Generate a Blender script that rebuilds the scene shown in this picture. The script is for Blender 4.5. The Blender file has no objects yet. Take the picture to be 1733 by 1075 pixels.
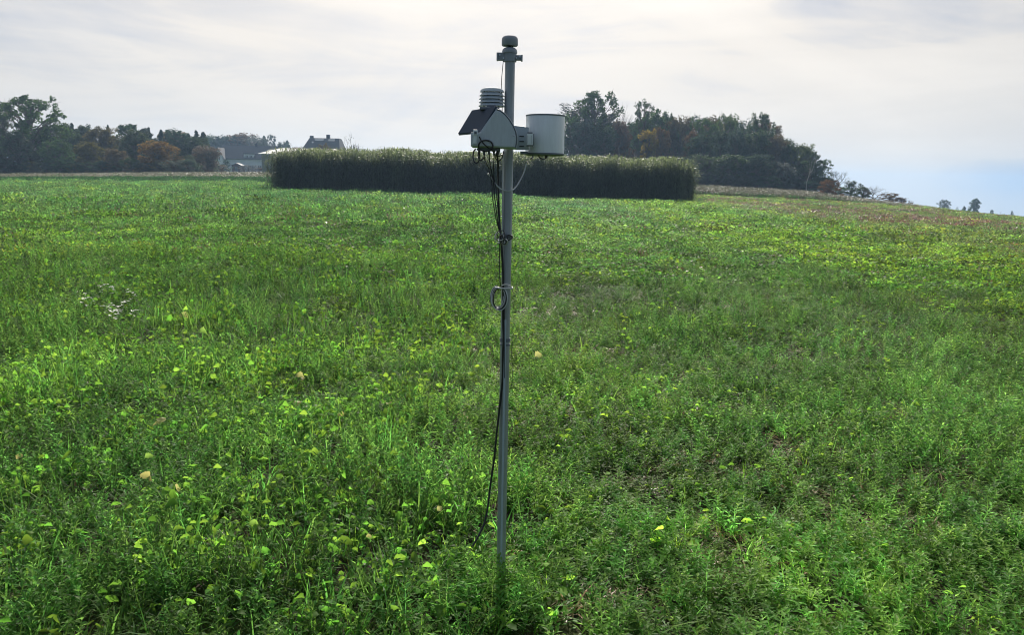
import bpy, math, random
import numpy as np
from mathutils import Vector, Matrix
R = math.radians
rng = np.random.default_rng(7)
random.seed(7)
scene = bpy.context.scene
COL = scene.collection

# ---------------------------------------------------------------- camera
F = 1300.0; CX, CY = 866.5, 537.5
PITCH = math.atan(227.5 / F); ROLL = R(1.05); EYE = Vector((0, 0, 1.75))
fwd = Vector((0, math.cos(PITCH), -math.sin(PITCH)))
r0 = Vector((1, 0, 0)); u0 = Vector((0, math.sin(PITCH), math.cos(PITCH)))
rgt = r0 * math.cos(ROLL) + u0 * math.sin(ROLL)
upv = u0 * math.cos(ROLL) - r0 * math.sin(ROLL)
cam_d = bpy.data.cameras.new('camera'); cam = bpy.data.objects.new('camera', cam_d); COL.objects.link(cam)
cam_d.sensor_width = 36; cam_d.lens = F / 1733 * 36; cam_d.clip_start = 0.05; cam_d.clip_end = 6000
m = Matrix((rgt, upv, -fwd)).transposed().to_4x4(); m.translation = EYE
cam.matrix_world = m
scene.camera = cam

def P(px, py, Y):
    d = fwd + rgt * ((px - CX) / F) - upv * ((py - CY) / F)
    return EYE + d * (Y / d.y)

# ---------------------------------------------------------------- world / sun
SUN_EL, SUN_AZ = R(36), R(-0.7)        # azimuth measured from +Y towards +X
sdir = Vector((math.sin(SUN_AZ) * math.cos(SUN_EL), math.cos(SUN_AZ) * math.cos(SUN_EL), math.sin(SUN_EL)))
sl = bpy.data.lights.new('sun', 'SUN'); sl.energy = 5.0; sl.angle = R(0.55); sl.color = (1.0, 0.93, 0.82)
so = bpy.data.objects.new('sun', sl); COL.objects.link(so); so.rotation_euler = (-sdir).to_track_quat('-Z', 'Y').to_euler()
scene.view_settings.view_transform = 'Standard'; scene.view_settings.look = 'None'
scene.cycles.filter_width = 1.05; scene.cycles.use_denoising = True; scene.cycles.denoiser = 'OPENIMAGEDENOISE'; scene.cycles.denoising_input_passes = 'RGB_ALBEDO_NORMAL'; scene.cycles.denoising_prefilter = 'ACCURATE'
scene.view_settings.exposure = 0.5; scene.view_settings.gamma = 1.0

class NT:
    """small node-tree writer"""
    def __init__(s, tree): s.t = tree; s.n = tree.nodes; s.l = tree.links
    def node(s, typ, ins=None, **kw):
        nd = s.n.new(typ)
        for k, v in kw.items(): setattr(nd, k, v)
        for k, v in (ins or {}).items():
            sock = nd.inputs[k]
            if hasattr(v, 'is_linked') or isinstance(v, bpy.types.NodeSocket): s.l.new(v, sock)
            else: sock.default_value = v
        return nd
    def math(s, op, a, b=0.0, c=0.0, clamp=False):
        nd = s.n.new('ShaderNodeMath'); nd.operation = op; nd.use_clamp = clamp
        for i, v in enumerate((a, b, c)):
            if isinstance(v, bpy.types.NodeSocket): s.l.new(v, nd.inputs[i])
            else: nd.inputs[i].default_value = v
        return nd.outputs[0]
    def mixc(s, f, a, b, mode='MIX'):
        nd = s.n.new('ShaderNodeMix'); nd.data_type = 'RGBA'; nd.blend_type = mode
        for i, v in ((0, f), (6, a), (7, b)):
            if isinstance(v, bpy.types.NodeSocket): s.l.new(v, nd.inputs[i])
            else: nd.inputs[i].default_value = v if i == 0 else (*v[:3], 1)
        return nd.outputs[2]
    def ramp(s, f, stops, interp='LINEAR'):
        nd = s.n.new('ShaderNodeValToRGB'); s.l.new(f, nd.inputs[0]); cr = nd.color_ramp; cr.interpolation = interp
        while len(cr.elements) < len(stops): cr.elements.new(0.5)
        for e, (p, c) in zip(cr.elements, stops):
            e.position = p; e.color = (*c[:3], 1) if hasattr(c, '__len__') else (c, c, c, 1)
        return nd.outputs[0]

world = bpy.data.worlds.new('World'); scene.world = world; world.use_nodes = True
w = NT(world.node_tree); w.n.clear()
tc = w.node('ShaderNodeTexCoord')
sep = w.node('ShaderNodeSeparateXYZ', {0: tc.outputs['Generated']})
zc = w.math('MAXIMUM', sep.outputs[2], 0.004)
dirv = w.node('ShaderNodeCombineXYZ', {0: sep.outputs[0], 1: sep.outputs[1], 2: zc}).outputs[0]
skyv = w.node('ShaderNodeCombineXYZ', {0: sep.outputs[0], 1: sep.outputs[1], 2: w.math('MULTIPLY_ADD', zc, 0.85, 0.26)}).outputs[0]
sky = w.node('ShaderNodeTexSky', {0: skyv}, sky_type='NISHITA', sun_disc=False, sun_elevation=SUN_EL, sun_rotation=SUN_AZ,
             air_density=1.0, dust_density=0.4, ozone_density=2.0)
bg_sky = w.node('ShaderNodeBackground', {0: sky.outputs[0], 1: 0.064})
# cirrus sheet: project the direction on a high plane
mp = w.node('ShaderNodeMapping', {0: dirv, 'Rotation': (0, R(14), 0), 'Scale': (2.0, 2.0, 7.0), 'Location': (3.1, 0.4, 1.2)}).outputs[0]
n1 = w.node('ShaderNodeTexNoise', {'Vector': mp, 'Scale': 0.9, 'Detail': 8.0, 'Roughness': 0.5, 'Distortion': 1.1}).outputs[0]
mp2 = w.node('ShaderNodeMapping', {0: dirv, 'Rotation': (0, R(-22), 0), 'Scale': (2.4, 2.4, 16.0), 'Location': (7.3, 2.0, 0)}).outputs[0]
n2 = w.node('ShaderNodeTexNoise', {'Vector': mp2, 'Scale': 1.3, 'Detail': 8.0, 'Roughness': 0.58, 'Distortion': 0.9}).outputs[0]
nmix = w.math('ADD', w.math('MULTIPLY', n1, 0.65), w.math('MULTIPLY', n2, 0.35))
# clear hole low on the right and thinner cloud high on the left
def hole(az, el, wa, we, amt):
    v = Vector((math.sin(R(az)) * math.cos(R(el)), math.cos(R(az)) * math.cos(R(el)), math.sin(R(el))))
    dx = w.math('DIVIDE', w.math('SUBTRACT', sep.outputs[0], v.x), wa)
    dz = w.math('DIVIDE', w.math('SUBTRACT', sep.outputs[2], v.z), we)
    q = w.math('ADD', w.math('MULTIPLY', dx, dx), w.math('MULTIPLY', dz, dz))
    return w.math('MULTIPLY', w.math('EXPONENT', w.math('MULTIPLY', q, -1.0)), amt)
h = w.math('ADD', hole(35, 1.0, 0.12, 0.022, 0.24), w.math('ADD', hole(-32, 9.5, 0.14, 0.04, 0.13), hole(22, 12.5, 0.25, 0.03, 0.06)))
cover = w.math('ADD', w.math('SUBTRACT', nmix, h), 0.30)
mask = w.ramp(cover, [(0.42, 0.0), (0.60, 0.55), (0.74, 0.93), (1.0, 1.0)])
dot = w.node('ShaderNodeVectorMath', {0: dirv, 1: sdir}, operation='DOT_PRODUCT').outputs['Value']
glow = w.ramp(w.math('MULTIPLY_ADD', dot, 0.5, 0.5),
              [(0.0, (.085, .124, .19)), (0.5, (.145, .195, .265)), (0.80, (.47, .465, .455)), (0.93, (.73, .675, .605)), (1.0, (.90, .84, .765))])
shade = w.ramp(nmix, [(0.34, 0.90), (0.5, 0.97), (0.66, 1.04)])
ccol = w.mixc(1.0, glow, shade, 'MULTIPLY')
bg_c = w.node('ShaderNodeBackground', {0: ccol, 1: 1.0})
mx = w.node('ShaderNodeMixShader', {0: mask, 1: bg_sky.outputs[0], 2: bg_c.outputs[0]})
w.node('ShaderNodeOutputWorld', {0: mx.outputs[0]})

# ---------------------------------------------------------------- tagging helpers
def tag(o, label=None, cat=None, group=None, kind=None):
    if label: o['label'] = label
    if cat: o['category'] = cat
    if group: o['group'] = group
    if kind: o['kind'] = kind
    return o
def empty(name, loc, rz=0.0):
    o = bpy.data.objects.new(name, None); COL.objects.link(o); o.location = loc; o.rotation_euler = (0, 0, rz)
    o.empty_display_size = 0.2
    return o
class MB:
    """collects geometry for one mesh"""
    def __init__(s): s.v = []; s.f = []; s.t = []; s.n = 0; s.sm = []
    def add(s, vs, fs, tint=1.0, smooth=False):
        s.v.extend([tuple(a) for a in vs]); s.f.extend([tuple(i + s.n for i in f) for f in fs])
        s.t.extend([tint] * len(fs)); s.sm.extend([smooth] * len(fs)); s.n += len(vs)
    def tube(s, pts, rad, n=6, cap=True, tint=1.0):
        pts = [Vector(p) for p in pts]; k = len(pts)
        if not hasattr(rad, '__len__'): rad = [rad] * k
        vs = []; prev = None
        for i, p in enumerate(pts):
            t = (pts[min(i + 1, k - 1)] - pts[max(i - 1, 0)]).normalized()
            if prev is None: a = t.orthogonal().normalized()
            else: a = (prev - t * prev.dot(t)); a = a.normalized() if a.length > 1e-6 else t.orthogonal().normalized()
            prev = a; b = t.cross(a)
            for j in range(n):
                th = 2 * math.pi * j / n
                vs.append(p + (a * math.cos(th) + b * math.sin(th)) * rad[i])
        fs = []
        for i in range(k - 1):
            for j in range(n):
                j2 = (j + 1) % n
                fs.append((i * n + j, i * n + j2, (i + 1) * n + j2, (i + 1) * n + j))
        s.add(vs, fs, tint, True)
        if cap:
            s.add(vs[:n], [tuple(range(n))[::-1]], tint); s.add(vs[-n:], [tuple(range(n))], tint)
    def box(s, c, size, rot=None, tint=1.0):
        c = Vector(c); hx, hy, hz = [a / 2 for a in size]
        vs = [Vector((x, y, z)) for x in (-hx, hx) for y in (-hy, hy) for z in (-hz, hz)]
        if rot is not None: vs = [rot @ v for v in vs]
        s.add([c + v for v in vs], [(0, 1, 3, 2), (4, 6, 7, 5), (0, 4, 5, 1), (2, 3, 7, 6), (0, 2, 6, 4), (1, 5, 7, 3)], tint)
    def lathe(s, c, prof, n=32, closed=False):
        """prof: list of (r,z), around vertical axis at c"""
        c = Vector(c); vs = []
        for r, z in prof:
            for j in range(n):
                th = 2 * math.pi * j / n; vs.append(c + Vector((r * math.cos(th), r * math.sin(th), z)))
        fs = []; k = len(prof)
        for i in range(k - 1 if not closed else k):
            i2 = (i + 1) % k
            for j in range(n):
                j2 = (j + 1) % n; fs.append((i * n + j, i * n + j2, i2 * n + j2, i2 * n + j))
        s.add(vs, fs, 1.0, True)
    def prism(s, poly, off):
        """poly: list of Vector (planar), off: extrusion Vector"""
        k = len(poly); off = Vector(off); a = [Vector(p) for p in poly]; b = [p + off for p in a]
        s.add(a + b, [tuple(range(k))[::-1], tuple(range(k, 2 * k))] + [(i, (i + 1) % k, k + (i + 1) % k, k + i) for i in range(k)])
    def build(s, name, mat, parent=None, auto=None, bevel=0.0, link=True):
        me = bpy.data.meshes.new(name); me.from_pydata(s.v, [], s.f); me.validate(); 
        me.materials.append(mat)
        if len(me.polygons) == len(s.t):
            at = me.attributes.new('leafvar', 'FLOAT', 'FACE'); at.data.foreach_set('value', np.array(s.t, dtype=np.float32))
            me.polygons.foreach_set('use_smooth', s.sm)
        if auto is not None:
            me.set_sharp_from_angle(angle=auto)
        o = bpy.data.objects.new(name, me)
        if link: COL.objects.link(o)
        if parent is not None: o.parent = parent
        if bevel:
            bm_ = o.modifiers.new('bevel', 'BEVEL'); bm_.width = bevel; bm_.segments = 2; bm_.limit_method = 'ANGLE'
        return o
def local(parent_loc, pts): return [Vector(p) - Vector(parent_loc) for p in pts]

# ---------------------------------------------------------------- materials
def basic(name, col, rough=0.6, metal=0.0, spec=0.5, var=0.12, scale=8.0, bump=0.0, streak=None):
    mt = bpy.data.materials.new(name); mt.use_nodes = True; t = NT(mt.node_tree); b = t.n['Principled BSDF']
    co = t.node('ShaderNodeTexCoord').outputs['Object']
    if streak: co = t.node('ShaderNodeMapping', {0: co, 'Scale': streak}).outputs[0]
    nz = t.node('ShaderNodeTexNoise', {'Vector': co, 'Scale': scale, 'Detail': 5.0, 'Roughness': 0.6}).outputs[0]
    f = t.math('MULTIPLY_ADD', nz, 2 * var * 1.6, 1 - var * 1.6)
    cc = t.node('ShaderNodeCombineXYZ', {0: f, 1: f, 2: f}).outputs[0]
    c = t.mixc(1.0, col, cc, 'MULTIPLY')
    t.l.new(c, b.inputs['Base Color'])
    b.inputs['Roughness'].default_value = rough; b.inputs['Metallic'].default_value = metal
    b.inputs['Specular IOR Level'].default_value = spec
    t.l.new(t.math('MULTIPLY_ADD', nz, 0.25, rough - 0.12), b.inputs['Roughness'])
    if bump:
        bp = t.node('ShaderNodeBump', {'Height': nz, 'Strength': bump, 'Distance': 0.02}); t.l.new(bp.outputs[0], b.inputs['Normal'])
    return mt
def leafmat(name, col, tcol, mode='inst', tfac=0.52, rough=0.42, spec=0.35, nscale=0.35, namp=0.3):
    """leaf: diffuse + light through the leaf; colour varies per plant (tint), per leaf (leafvar) and slowly over the ground"""
    mt = bpy.data.materials.new(name); mt.use_nodes = True; t = NT(mt.node_tree); b = t.n['Principled BSDF']; out = t.n['Material Output']
    if mode == 'inst': tn = t.node('ShaderNodeAttribute', attribute_type='INSTANCER', attribute_name='tint').outputs['Color']
    else: tn = t.node('ShaderNodeObjectInfo').outputs['Color']
    lv = t.node('ShaderNodeAttribute', attribute_type='GEOMETRY', attribute_name='leafvar').outputs['Fac']
    pos = t.node('ShaderNodeNewGeometry').outputs['Position']
    nz = t.node('ShaderNodeTexNoise', {'Vector': pos, 'Scale': nscale, 'Detail': 3.0}).outputs[0]
    f = t.math('MULTIPLY', lv, t.math('MULTIPLY_ADD', nz, 2 * namp, 1 - namp))
    fv = t.node('ShaderNodeCombineXYZ', {0: f, 1: f, 2: f}).outputs[0]
    c1 = t.mixc(1.0, t.mixc(1.0, col, tn, 'MULTIPLY'), fv, 'MULTIPLY')
    c2 = t.mixc(1.0, t.mixc(1.0, tcol, tn, 'MULTIPLY'), fv, 'MULTIPLY')
    t.l.new(c1, b.inputs['Base Color']); b.inputs['Roughness'].default_value = rough; b.inputs['Specular IOR Level'].default_value = spec
    tr = t.node('ShaderNodeBsdfTranslucent', {0: c2})
    ms = t.node('ShaderNodeMixShader', {0: tfac, 1: b.outputs[0], 2: tr.outputs[0]})
    t.l.new(ms.outputs[0], out.inputs[0])
    return mt
M = {}
M['grass'] = leafmat('grass_blade', (.075, .155, .034), (.19, .42, .075), spec=0.12, rough=.55)
M['herb'] = leafmat('herb_leaf', (.080, .170, .038), (.19, .42, .080), spec=0.12, rough=.5)
M['broad'] = leafmat('broad_leaf', (.09, .19, .040), (.27, .54, .06), spec=0.1, rough=.6, tfac=.5)
M['dead'] = leafmat('dead_straw', (.20, .145, .085), (.22, .15, .08), tfac=.3, spec=.25)
M['reed'] = leafmat('reed_leaf', (.060, .085, .045), (.20, .25, .11), tfac=.45, spec=.12, rough=.45, nscale=.6)
M['tree'] = leafmat('tree_leaf', (.095, .095, .095), (.16, .17, .11), mode='obj', tfac=.32, spec=.08, rough=.7, nscale=.35, namp=.45)
M['bark'] = basic('tree_bark', (.085, .07, .058), .9, var=.3, scale=3)
M['barkpale'] = basic('pale_bark', (.33, .31, .29), .9, var=.3, scale=3)
M['white'] = basic('white_plastic', (.74, .79, .83), .45, var=.09, scale=9, spec=.4, streak=(8, 8, 1.2))
M['grey'] = basic('grey_plastic', (.42, .48, .54), .5, var=.07, scale=20)
M['dirtywhite'] = basic('weathered_plastic', (.50, .555, .61), .5, var=.13, scale=14, streak=(5, 5, 1.2))
M['pole'] = basic('galvanised_steel', (.34, .365, .39), .45, metal=.45, var=.22, scale=5, streak=(14, 14, 1.0))
M['steel'] = basic('bright_steel', (.62, .63, .64), .28, metal=.9, var=.1, scale=30)
M['head'] = basic('weathered_grey_plastic', (.26, .29, .34), .55, var=.12, scale=18)
M['dark'] = basic('dark_plastic', (.14, .16, .195), .6, var=.15, scale=20)
M['black'] = basic('black_rubber', (.014, .015, .018), .42, var=.2, scale=30)
M['panel'] = basic('solar_cells', (.060, .078, .115), .8, spec=.06, var=.1, scale=30)
M['hose'] = basic('grey_hose', (.48, .51, .53), .45, var=.1, scale=30)
M['wall'] = basic('white_render', (.80, .81, .82), .85, var=.08, scale=.6)
M['barnwall'] = basic('barn_boards', (.17, .185, .15), .9, var=.25, scale=1.2, streak=(6, 6, .3))
M['roof'] = basic('dark_roof_tiles', (.032, .038, .055), .7, var=.25, scale=1.2)
M['metalroof'] = basic('pale_sheet_roof', (.62, .62, .60), .35, metal=.3, var=.08, scale=.8)
M['glass'] = basic('window_glass', (.05, .06, .07), .12, var=.05)
M['skylight'] = basic('skylight_glass', (.30, .33, .36), .05, metal=.9, var=.02)
M['redwood'] = basic('red_brown_boards', (.09, .035, .03), .85, var=.2, scale=2)
M['petal'] = leafmat('white_petal', (.85, .87, .84), (.85, .87, .82), mode='obj', tfac=.55, spec=.2)
M['yleaf'] = leafmat('yellow_leaf', (.50, .50, .20), (.58, .58, .20), mode='obj', tfac=.5, spec=.25)

# ---------------------------------------------------------------- terrain
PXK = np.array([-500, 0, 300, 460, 860, 1170, 1350, 1530, 1733, 2200.])
UK = (PXK - CX) / F
YK = np.array([10, 30, 60, 85, 110, 150, 220, 400, 1600.])
ZT = np.array([
 [0]*10,
 [.28, .26, .28, .28, .23, .18, .12, .05, -.12, -.3],
 [.85, .78, .80, .80, .64, .46, .33, .10, -.36, -.8],
 [1.0, .97, 1.35, 1.5, 1.5, .90, .60, -.02, -1.3, -2.4],
 [1.2, 1.3, 1.95, 2.15, 2.3, 1.55, 1.0, -.6, -2.4, -4],
 [2.1, 2.15, 2.5, 2.7, 3.2, 2.2, 1.2, -1.6, -3.6, -6],
 [3.6, 3.6, 3.6, 3.6, 3.8, 2.8, 1.0, -4, -7, -10],
 [5, 5, 5, 5, 5, 3, -3, -12, -16, -22],
 [-20, -20, -20, -20, -20, -30, -50, -60, -65, -80]], dtype=float)
def terrain(X, Y):
    X = np.atleast_1d(np.asarray(X, float)); Y = np.atleast_1d(np.asarray(Y, float))
    az = np.arctan2(X, Y); r = np.hypot(X, Y)
    azc = np.clip(az, math.atan(UK[0]), math.atan(UK[-1])); ye = np.clip(r * np.cos(azc), YK[0], YK[-1]); u = np.tan(azc)
    ui = np.clip(np.searchsorted(UK, u) - 1, 0, len(UK) - 2); yi = np.clip(np.searchsorted(YK, ye) - 1, 0, len(YK) - 2)
    fu = np.clip((u - UK[ui]) / (UK[ui + 1] - UK[ui]), 0, 1); fy = (ye - YK[yi]) / (YK[yi + 1] - YK[yi])
    z = (ZT[yi, ui] * (1 - fu) + ZT[yi, ui + 1] * fu) * (1 - fy) + (ZT[yi + 1, ui] * (1 - fu) + ZT[yi + 1, ui + 1] * fu) * fy
    fade = np.clip((np.abs(az) - R(50)) / R(60), 0, 1); fade = fade * fade * (3 - 2 * fade)
    z = z * (1 - fade)
    z = z + 0.02 * np.sin(X * 1.3 + 0.6 * np.sin(Y * .7)) * np.cos(Y * .9)
    return z
def tz(x, y): return float(terrain(x, y)[0])

radii = np.concatenate([[0.01], np.geomspace(0.6, 1600, 170)]); NA = 256
aa = np.linspace(0, 2 * math.pi, NA, endpoint=False)
RR, AA = np.meshgrid(radii, aa, indexing='ij'); GX = RR * np.sin(AA); GY = RR * np.cos(AA)
GZ = terrain(GX.ravel(), GY.ravel())
gv = np.stack([GX.ravel(), GY.ravel(), GZ], 1)
ii, jj = np.meshgrid(np.arange(len(radii) - 1), np.arange(NA), indexing='ij'); ii = ii.ravel(); jj = jj.ravel(); j2 = (jj + 1) % NA
gf = np.stack([ii * NA + jj, (ii + 1) * NA + jj, (ii + 1) * NA + j2, ii * NA + j2], 1)[:, ::-1]
gm = bpy.data.materials.new('field_soil'); gm.use_nodes = True; t = NT(gm.node_tree); b = t.n['Principled BSDF']
pos = t.node('ShaderNodeNewGeometry').outputs['Position']
na = t.node('ShaderNodeTexNoise', {'Vector': pos, 'Scale': 2.2, 'Detail': 8.0, 'Roughness': .65}).outputs[0]
nb = t.node('ShaderNodeTexNoise', {'Vector': pos, 'Scale': 28.0, 'Detail': 6.0, 'Roughness': .7}).outputs[0]
nc = t.node('ShaderNodeTexNoise', {'Vector': pos, 'Scale': 0.05, 'Detail': 4.0}).outputs[0]
soil = t.mixc(nb, (.020, .016, .012), (.065, .050, .038))
moss = t.mixc(nb, (.030, .055, .012), (.075, .115, .025))
near = t.mixc(t.ramp(na, [(.42, 0.0), (.56, .9)]), soil, moss)
dist = t.math('DIVIDE', t.node('ShaderNodeVectorMath', {0: pos}, operation='LENGTH').outputs['Value'], 60.0)
far = t.mixc(nc, (.045, .085, .018), (.085, .125, .035))
colr = t.mixc(t.ramp(dist, [(.12, 0.0), (.6, .85)]), near, far)
t.l.new(colr, b.inputs['Base Color']); b.inputs['Roughness'].default_value = .95; b.inputs['Specular IOR Level'].default_value = .15
bp = t.node('ShaderNodeBump', {'Height': nb, 'Strength': .8, 'Distance': .04}); t.l.new(bp.outputs[0], b.inputs['Normal'])
me = bpy.data.meshes.new('ground'); me.from_pydata(gv.tolist(), [], gf.tolist()); me.materials.append(gm)
me.polygons.foreach_set('use_smooth', [True] * len(me.polygons))
ground = bpy.data.objects.new('ground', me); COL.objects.link(ground); tag(ground, kind='structure', label='gently sloping green field ground running up to the woods')

# ---------------------------------------------------------------- weather station
D = 3.1
def S(px, py, dy=0.0): return P(px, py, D + dy)
MM = (S(867, 300) - S(866, 300)).length          # metres per photo pixel at the pole
pt, pb = S(863.2, 105), S(848.4, 930)
def pole_at(py, dy=0.0):
    f = (py - 105) / (930 - 105); p = pt.lerp(pb, f); q = S(863.2 + (848.4 - 863.2) * f, py); return Vector((q.x, D + dy, q.z))
base = Vector((pb.x + (pb.x - pt.x) * .08, D, 0.0))
ws = empty('weather_station', base)
tag(ws, 'tall grey steel pole carrying weather sensors, solar panel and white rain gauge', 'weather station')
def part(mb, name, mat, par=ws, **kw):
    mb.v = [tuple(Vector(v) - base) for v in mb.v]
    return mb.build(name, mat, par, **kw)
PR = 8.3 * MM
mb = MB(); top = pole_at(100); bot = base + Vector((0, 0, -.25))
mb.tube([bot, base.lerp(top, .33), base.lerp(top, .66), top], PR, 28)
pole = part(mb, 'pole', M['pole'], auto=R(40))
mb = MB()                                            # profiled rail down the lower front of the pole
a, bq = pole_at(540, -PR * .93), base + Vector((0, -PR * .93, -.2))
mb.prism([a + Vector((-.0045, 0, 0)), a + Vector((.0045, 0, 0)), a + Vector((.0035, -.005, 0)), a + Vector((-.0035, -.005, 0))], bq - a)
part(mb, 'cable_rail', M['grey'], pole)
mb = MB()
for py, hh in ((575, .014), (583, .006), (400, .012)):
    c = pole_at(py); mb = MB(); mb.lathe(c, [(PR + .0005, -hh / 2), (PR + .0025, -hh / 2), (PR + .0025, hh / 2), (PR + .0005, hh / 2)], 28, True)
    part(mb, 'tape_band', M['dark'], pole, auto=R(40))
# sensor head: cap, neck, dome, clamp with arms
c = S(862.7, 77.5); rr = 13.4 * MM
mb = MB(); mb.lathe(c, [(0.0005, .001), (rr * .93, 0), (rr, .003), (rr, .020), (rr * .97, .028), (rr * .80, .0355), (rr * .45, .037), (.0005, .0375)], 36)
head = part(mb, 'sensor_head', M['head'], auto=R(50))
mb = MB(); mb.tube([c + Vector((0, 0, -.012)), c + Vector((0, 0, .004))], .0055, 12)
for k in range(4):
    th = k * math.pi / 2 + .5; mb.tube([c + Vector((math.cos(th) * .012, math.sin(th) * .012, -.01)), c + Vector((math.cos(th) * .012, math.sin(th) * .012, .002))], .0016, 6)
part(mb, 'neck', M['black'], head)
c = S(862.5, 90); rr = 12.6 * MM
mb = MB(); mb.lathe(c, [(.0005, 0), (rr, 0), (rr, .007), (rr * .93, .014), (rr * .72, .0195), (rr * .4, .0225), (.0005, .023)], 32)
part(mb, 'dome', M['head'], head, auto=R(50))
mb = MB(); c = S(863, 96)
mb.lathe(c + Vector((0, 0, -.018)), [(PR + .001, 0), (PR + .006, .0), (PR + .006, .034), (.001, .036)], 28)
mb.box(S(848.5, 95.6), (.036, .026, .028)); mb.box(S(841.8, 96.5), (.006, .034, .024))
mb.box(S(877.5, 97.6), (.030, .022, .018)); mb.box(S(883.2, 98.2), (.006, .030, .021))
part(mb, 'mounting_clamp', M['head'], head, auto=R(40))
mb = MB()
for x_, y_ in ((846, 93), (852, 98), (874, 98), (880, 96)): q = S(x_, y_, -.012); mb = MB(); mb.tube([q + Vector((0, -.008, 0)), q], .0028, 6); part(mb, 'bolt', M['steel'], head)
# radiation shield: louvre plates on three rods
sc = S(832.4, 180); hx = 22.3 * MM; SH = (S(832, 150).z - S(832, 180).z)
sh = MB(); n = 5
for k in range(n):
    z0 = .003 + k * SH / n * .97; r_ = hx * (1.0 - .02 * k)
    if k < n - 1: prof = [(r_ * .66, z0 + .0105), (r_ * .82, z0 + .0085), (r_ * .90, z0 + .0015), (r_ * 1.0, z0 - .0015), (r_ * .995, z0 - .003), (r_ * .88, z0 - .0005), (r_ * .79, z0 + .0062), (r_ * .62, z0 + .0075), (r_ * .60, z0 + .0100)]
    else: prof = [(.0005, z0 + .0155), (r_ * .55, z0 + .015), (r_ * .80, z0 + .0125), (r_ * .95, z0 + .005), (r_ * .97, z0 - .001), (r_ * .93, z0 - .001), (r_ * .80, z0 + .007), (.0005, z0 + .009)]
    sh.lathe(sc, prof, 36, k < n - 1)
shield = part(sh, 'radiation_shield', M['dirtywhite'], auto=R(45))
mb = MB(); mb.tube([sc + Vector((0, 0, .004)), sc + Vector((0, 0, SH * .8))], hx * .50, 20)
part(mb, 'sensor_core', M['dark'], shield)
mb = MB()
for ang in (200, 330, 85):
    q = Vector((math.cos(R(ang)) * hx * .62, math.sin(R(ang)) * hx * .62, 0)); mb.tube([sc + q + Vector((0, 0, -.012)), sc + q + Vector((0, 0, SH * .9))], .0022, 6)
mb.tube([sc + Vector((.006, 0, -.014)), sc + Vector((.006, 0, .006))], .011, 14)
part(mb, 'support_rod', M['dark'], shield)
# housing: wedge profile with curved back, in front of the pole
def prof_pts(lst, dy): return [S(740 + u / 4.135, 40 + v / 4.135, dy) for u, v in lst]
outer = [(250, 872), (250, 778), (310, 778), (345, 726), (384, 672), (424, 620), (450, 628), (480, 652), (512, 690), (538, 732), (556, 775), (563, 815), (561, 850), (553, 884)]
HD = .125; HF = -PR - .014 - HD                              # front face offset in depth
hs = MB()
a_ = [Vector((p.x, D + HF, p.z)) for p in prof_pts(outer, 0)]
hs.prism(a_, (0, HD, 0))
house_box = part(hs, 'housing', M['grey'], auto=R(35), bevel=.003)
# front shell standing slightly proud of the body with a seam behind it
inner = [(256, 866), (256, 790), (318, 785), (352, 733), (390, 680), (424, 634), (446, 642), (474, 664), (504, 700), (528, 740), (544, 780), (551, 816), (549, 848), (543, 876)]
hs = MB(); a_ = [Vector((p.x, D + HF - .004, p.z)) for p in prof_pts(inner, 0)]; hs.prism(a_, (0, .0045, 0))
part(hs, 'side_cover', M['dirtywhite'], house_box, bevel=.0015)
hs = MB(); pts = [Vector((p.x, D + HF - .0015, p.z)) for p in prof_pts([(424, 627), (448, 635), (477, 658), (508, 695), (533, 736), (550, 777), (557, 815), (555, 850), (548, 880)], 0)]
hs.tube(pts, .0022, 6); part(hs, 'seam', M['dark'], house_box)
for u_, v_ in ((268, 852), (528, 862), (424, 662), (536, 800)):
    q = prof_pts([(u_, v_)], 0)[0]; hs = MB(); hs.tube([Vector((q.x, D + HF - .0065, q.z)), Vector((q.x, D + HF - .003, q.z))], .0026, 8); part(hs, 'screw', M['steel'], house_box)
# mounting foot between shield and housing
hs = MB(); q = Vector((S(829, 186.5).x, D - .05, S(829, 186.5).z)); hs.box(q, (.072, .07, .010)); hs.box(q + Vector((.008, 0, .008)), (.035, .045, .012))
part(hs, 'shield_foot', M['dark'], house_box, bevel=.002)
# solar panel on the sloping front
T1, B1 = [Vector((p.x, D + HF + .004, p.z)) for p in prof_pts([(428, 611), (312, 776)], 0)]
T0, B0 = prof_pts([(254, 612), (155, 777)], HD * .35)
B1b = T1 + (B0 - T0); nrm = (B0 - T0).cross(T1 - T0).normalized()
if nrm.z < 0: nrm = -nrm
hs = MB(); hs.prism([T0, T1, B1b, B0], nrm * .008)
panel = part(hs, 'solar_panel', M['panel'], bevel=.001)
hs = MB(); hs.tube([T0, T1, B1b, B0, T0 + (T1 - T0) * .01], .0030, 6)
part(hs, 'panel_frame', M['dark'], panel)
# connector box on lower left corner
hs = MB(); q = S(804.5, 224, HF - .006); hs.box(q, (.017, .012, .020)); hs.box(S(804, 235, HF - .005), (.012, .009, .034)); 
part(hs, 'connector_box', M['white'], house_box, bevel=.0015)
hs = MB(); hs.box(S(804.8, 224.5, HF - .0125), (.009, .002, .009)); part(hs, 'connector_face', M['dark'], house_box)
hs = MB()
for x_ in (813, 821, 829, 837, 845):
    q = Vector((S(x_, 253.5).x, D + HF + .05 + .02 * math.sin(x_), S(x_, 253.5).z)); hs.tube([q + Vector((0, 0, .004)), q + Vector((0, 0, -.013))], .0052, 8); hs.tube([q + Vector((0, 0, -.012)), q + Vector((0, 0, -.024))], .0035, 8)
q = Vector((S(829, 257).x, D + HF + .055, S(829, 257).z)); hs.box(q + Vector((0, 0, .006)), (.085, .07, .012))
part(hs, 'cable_gland', M['dark'], house_box)
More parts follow.
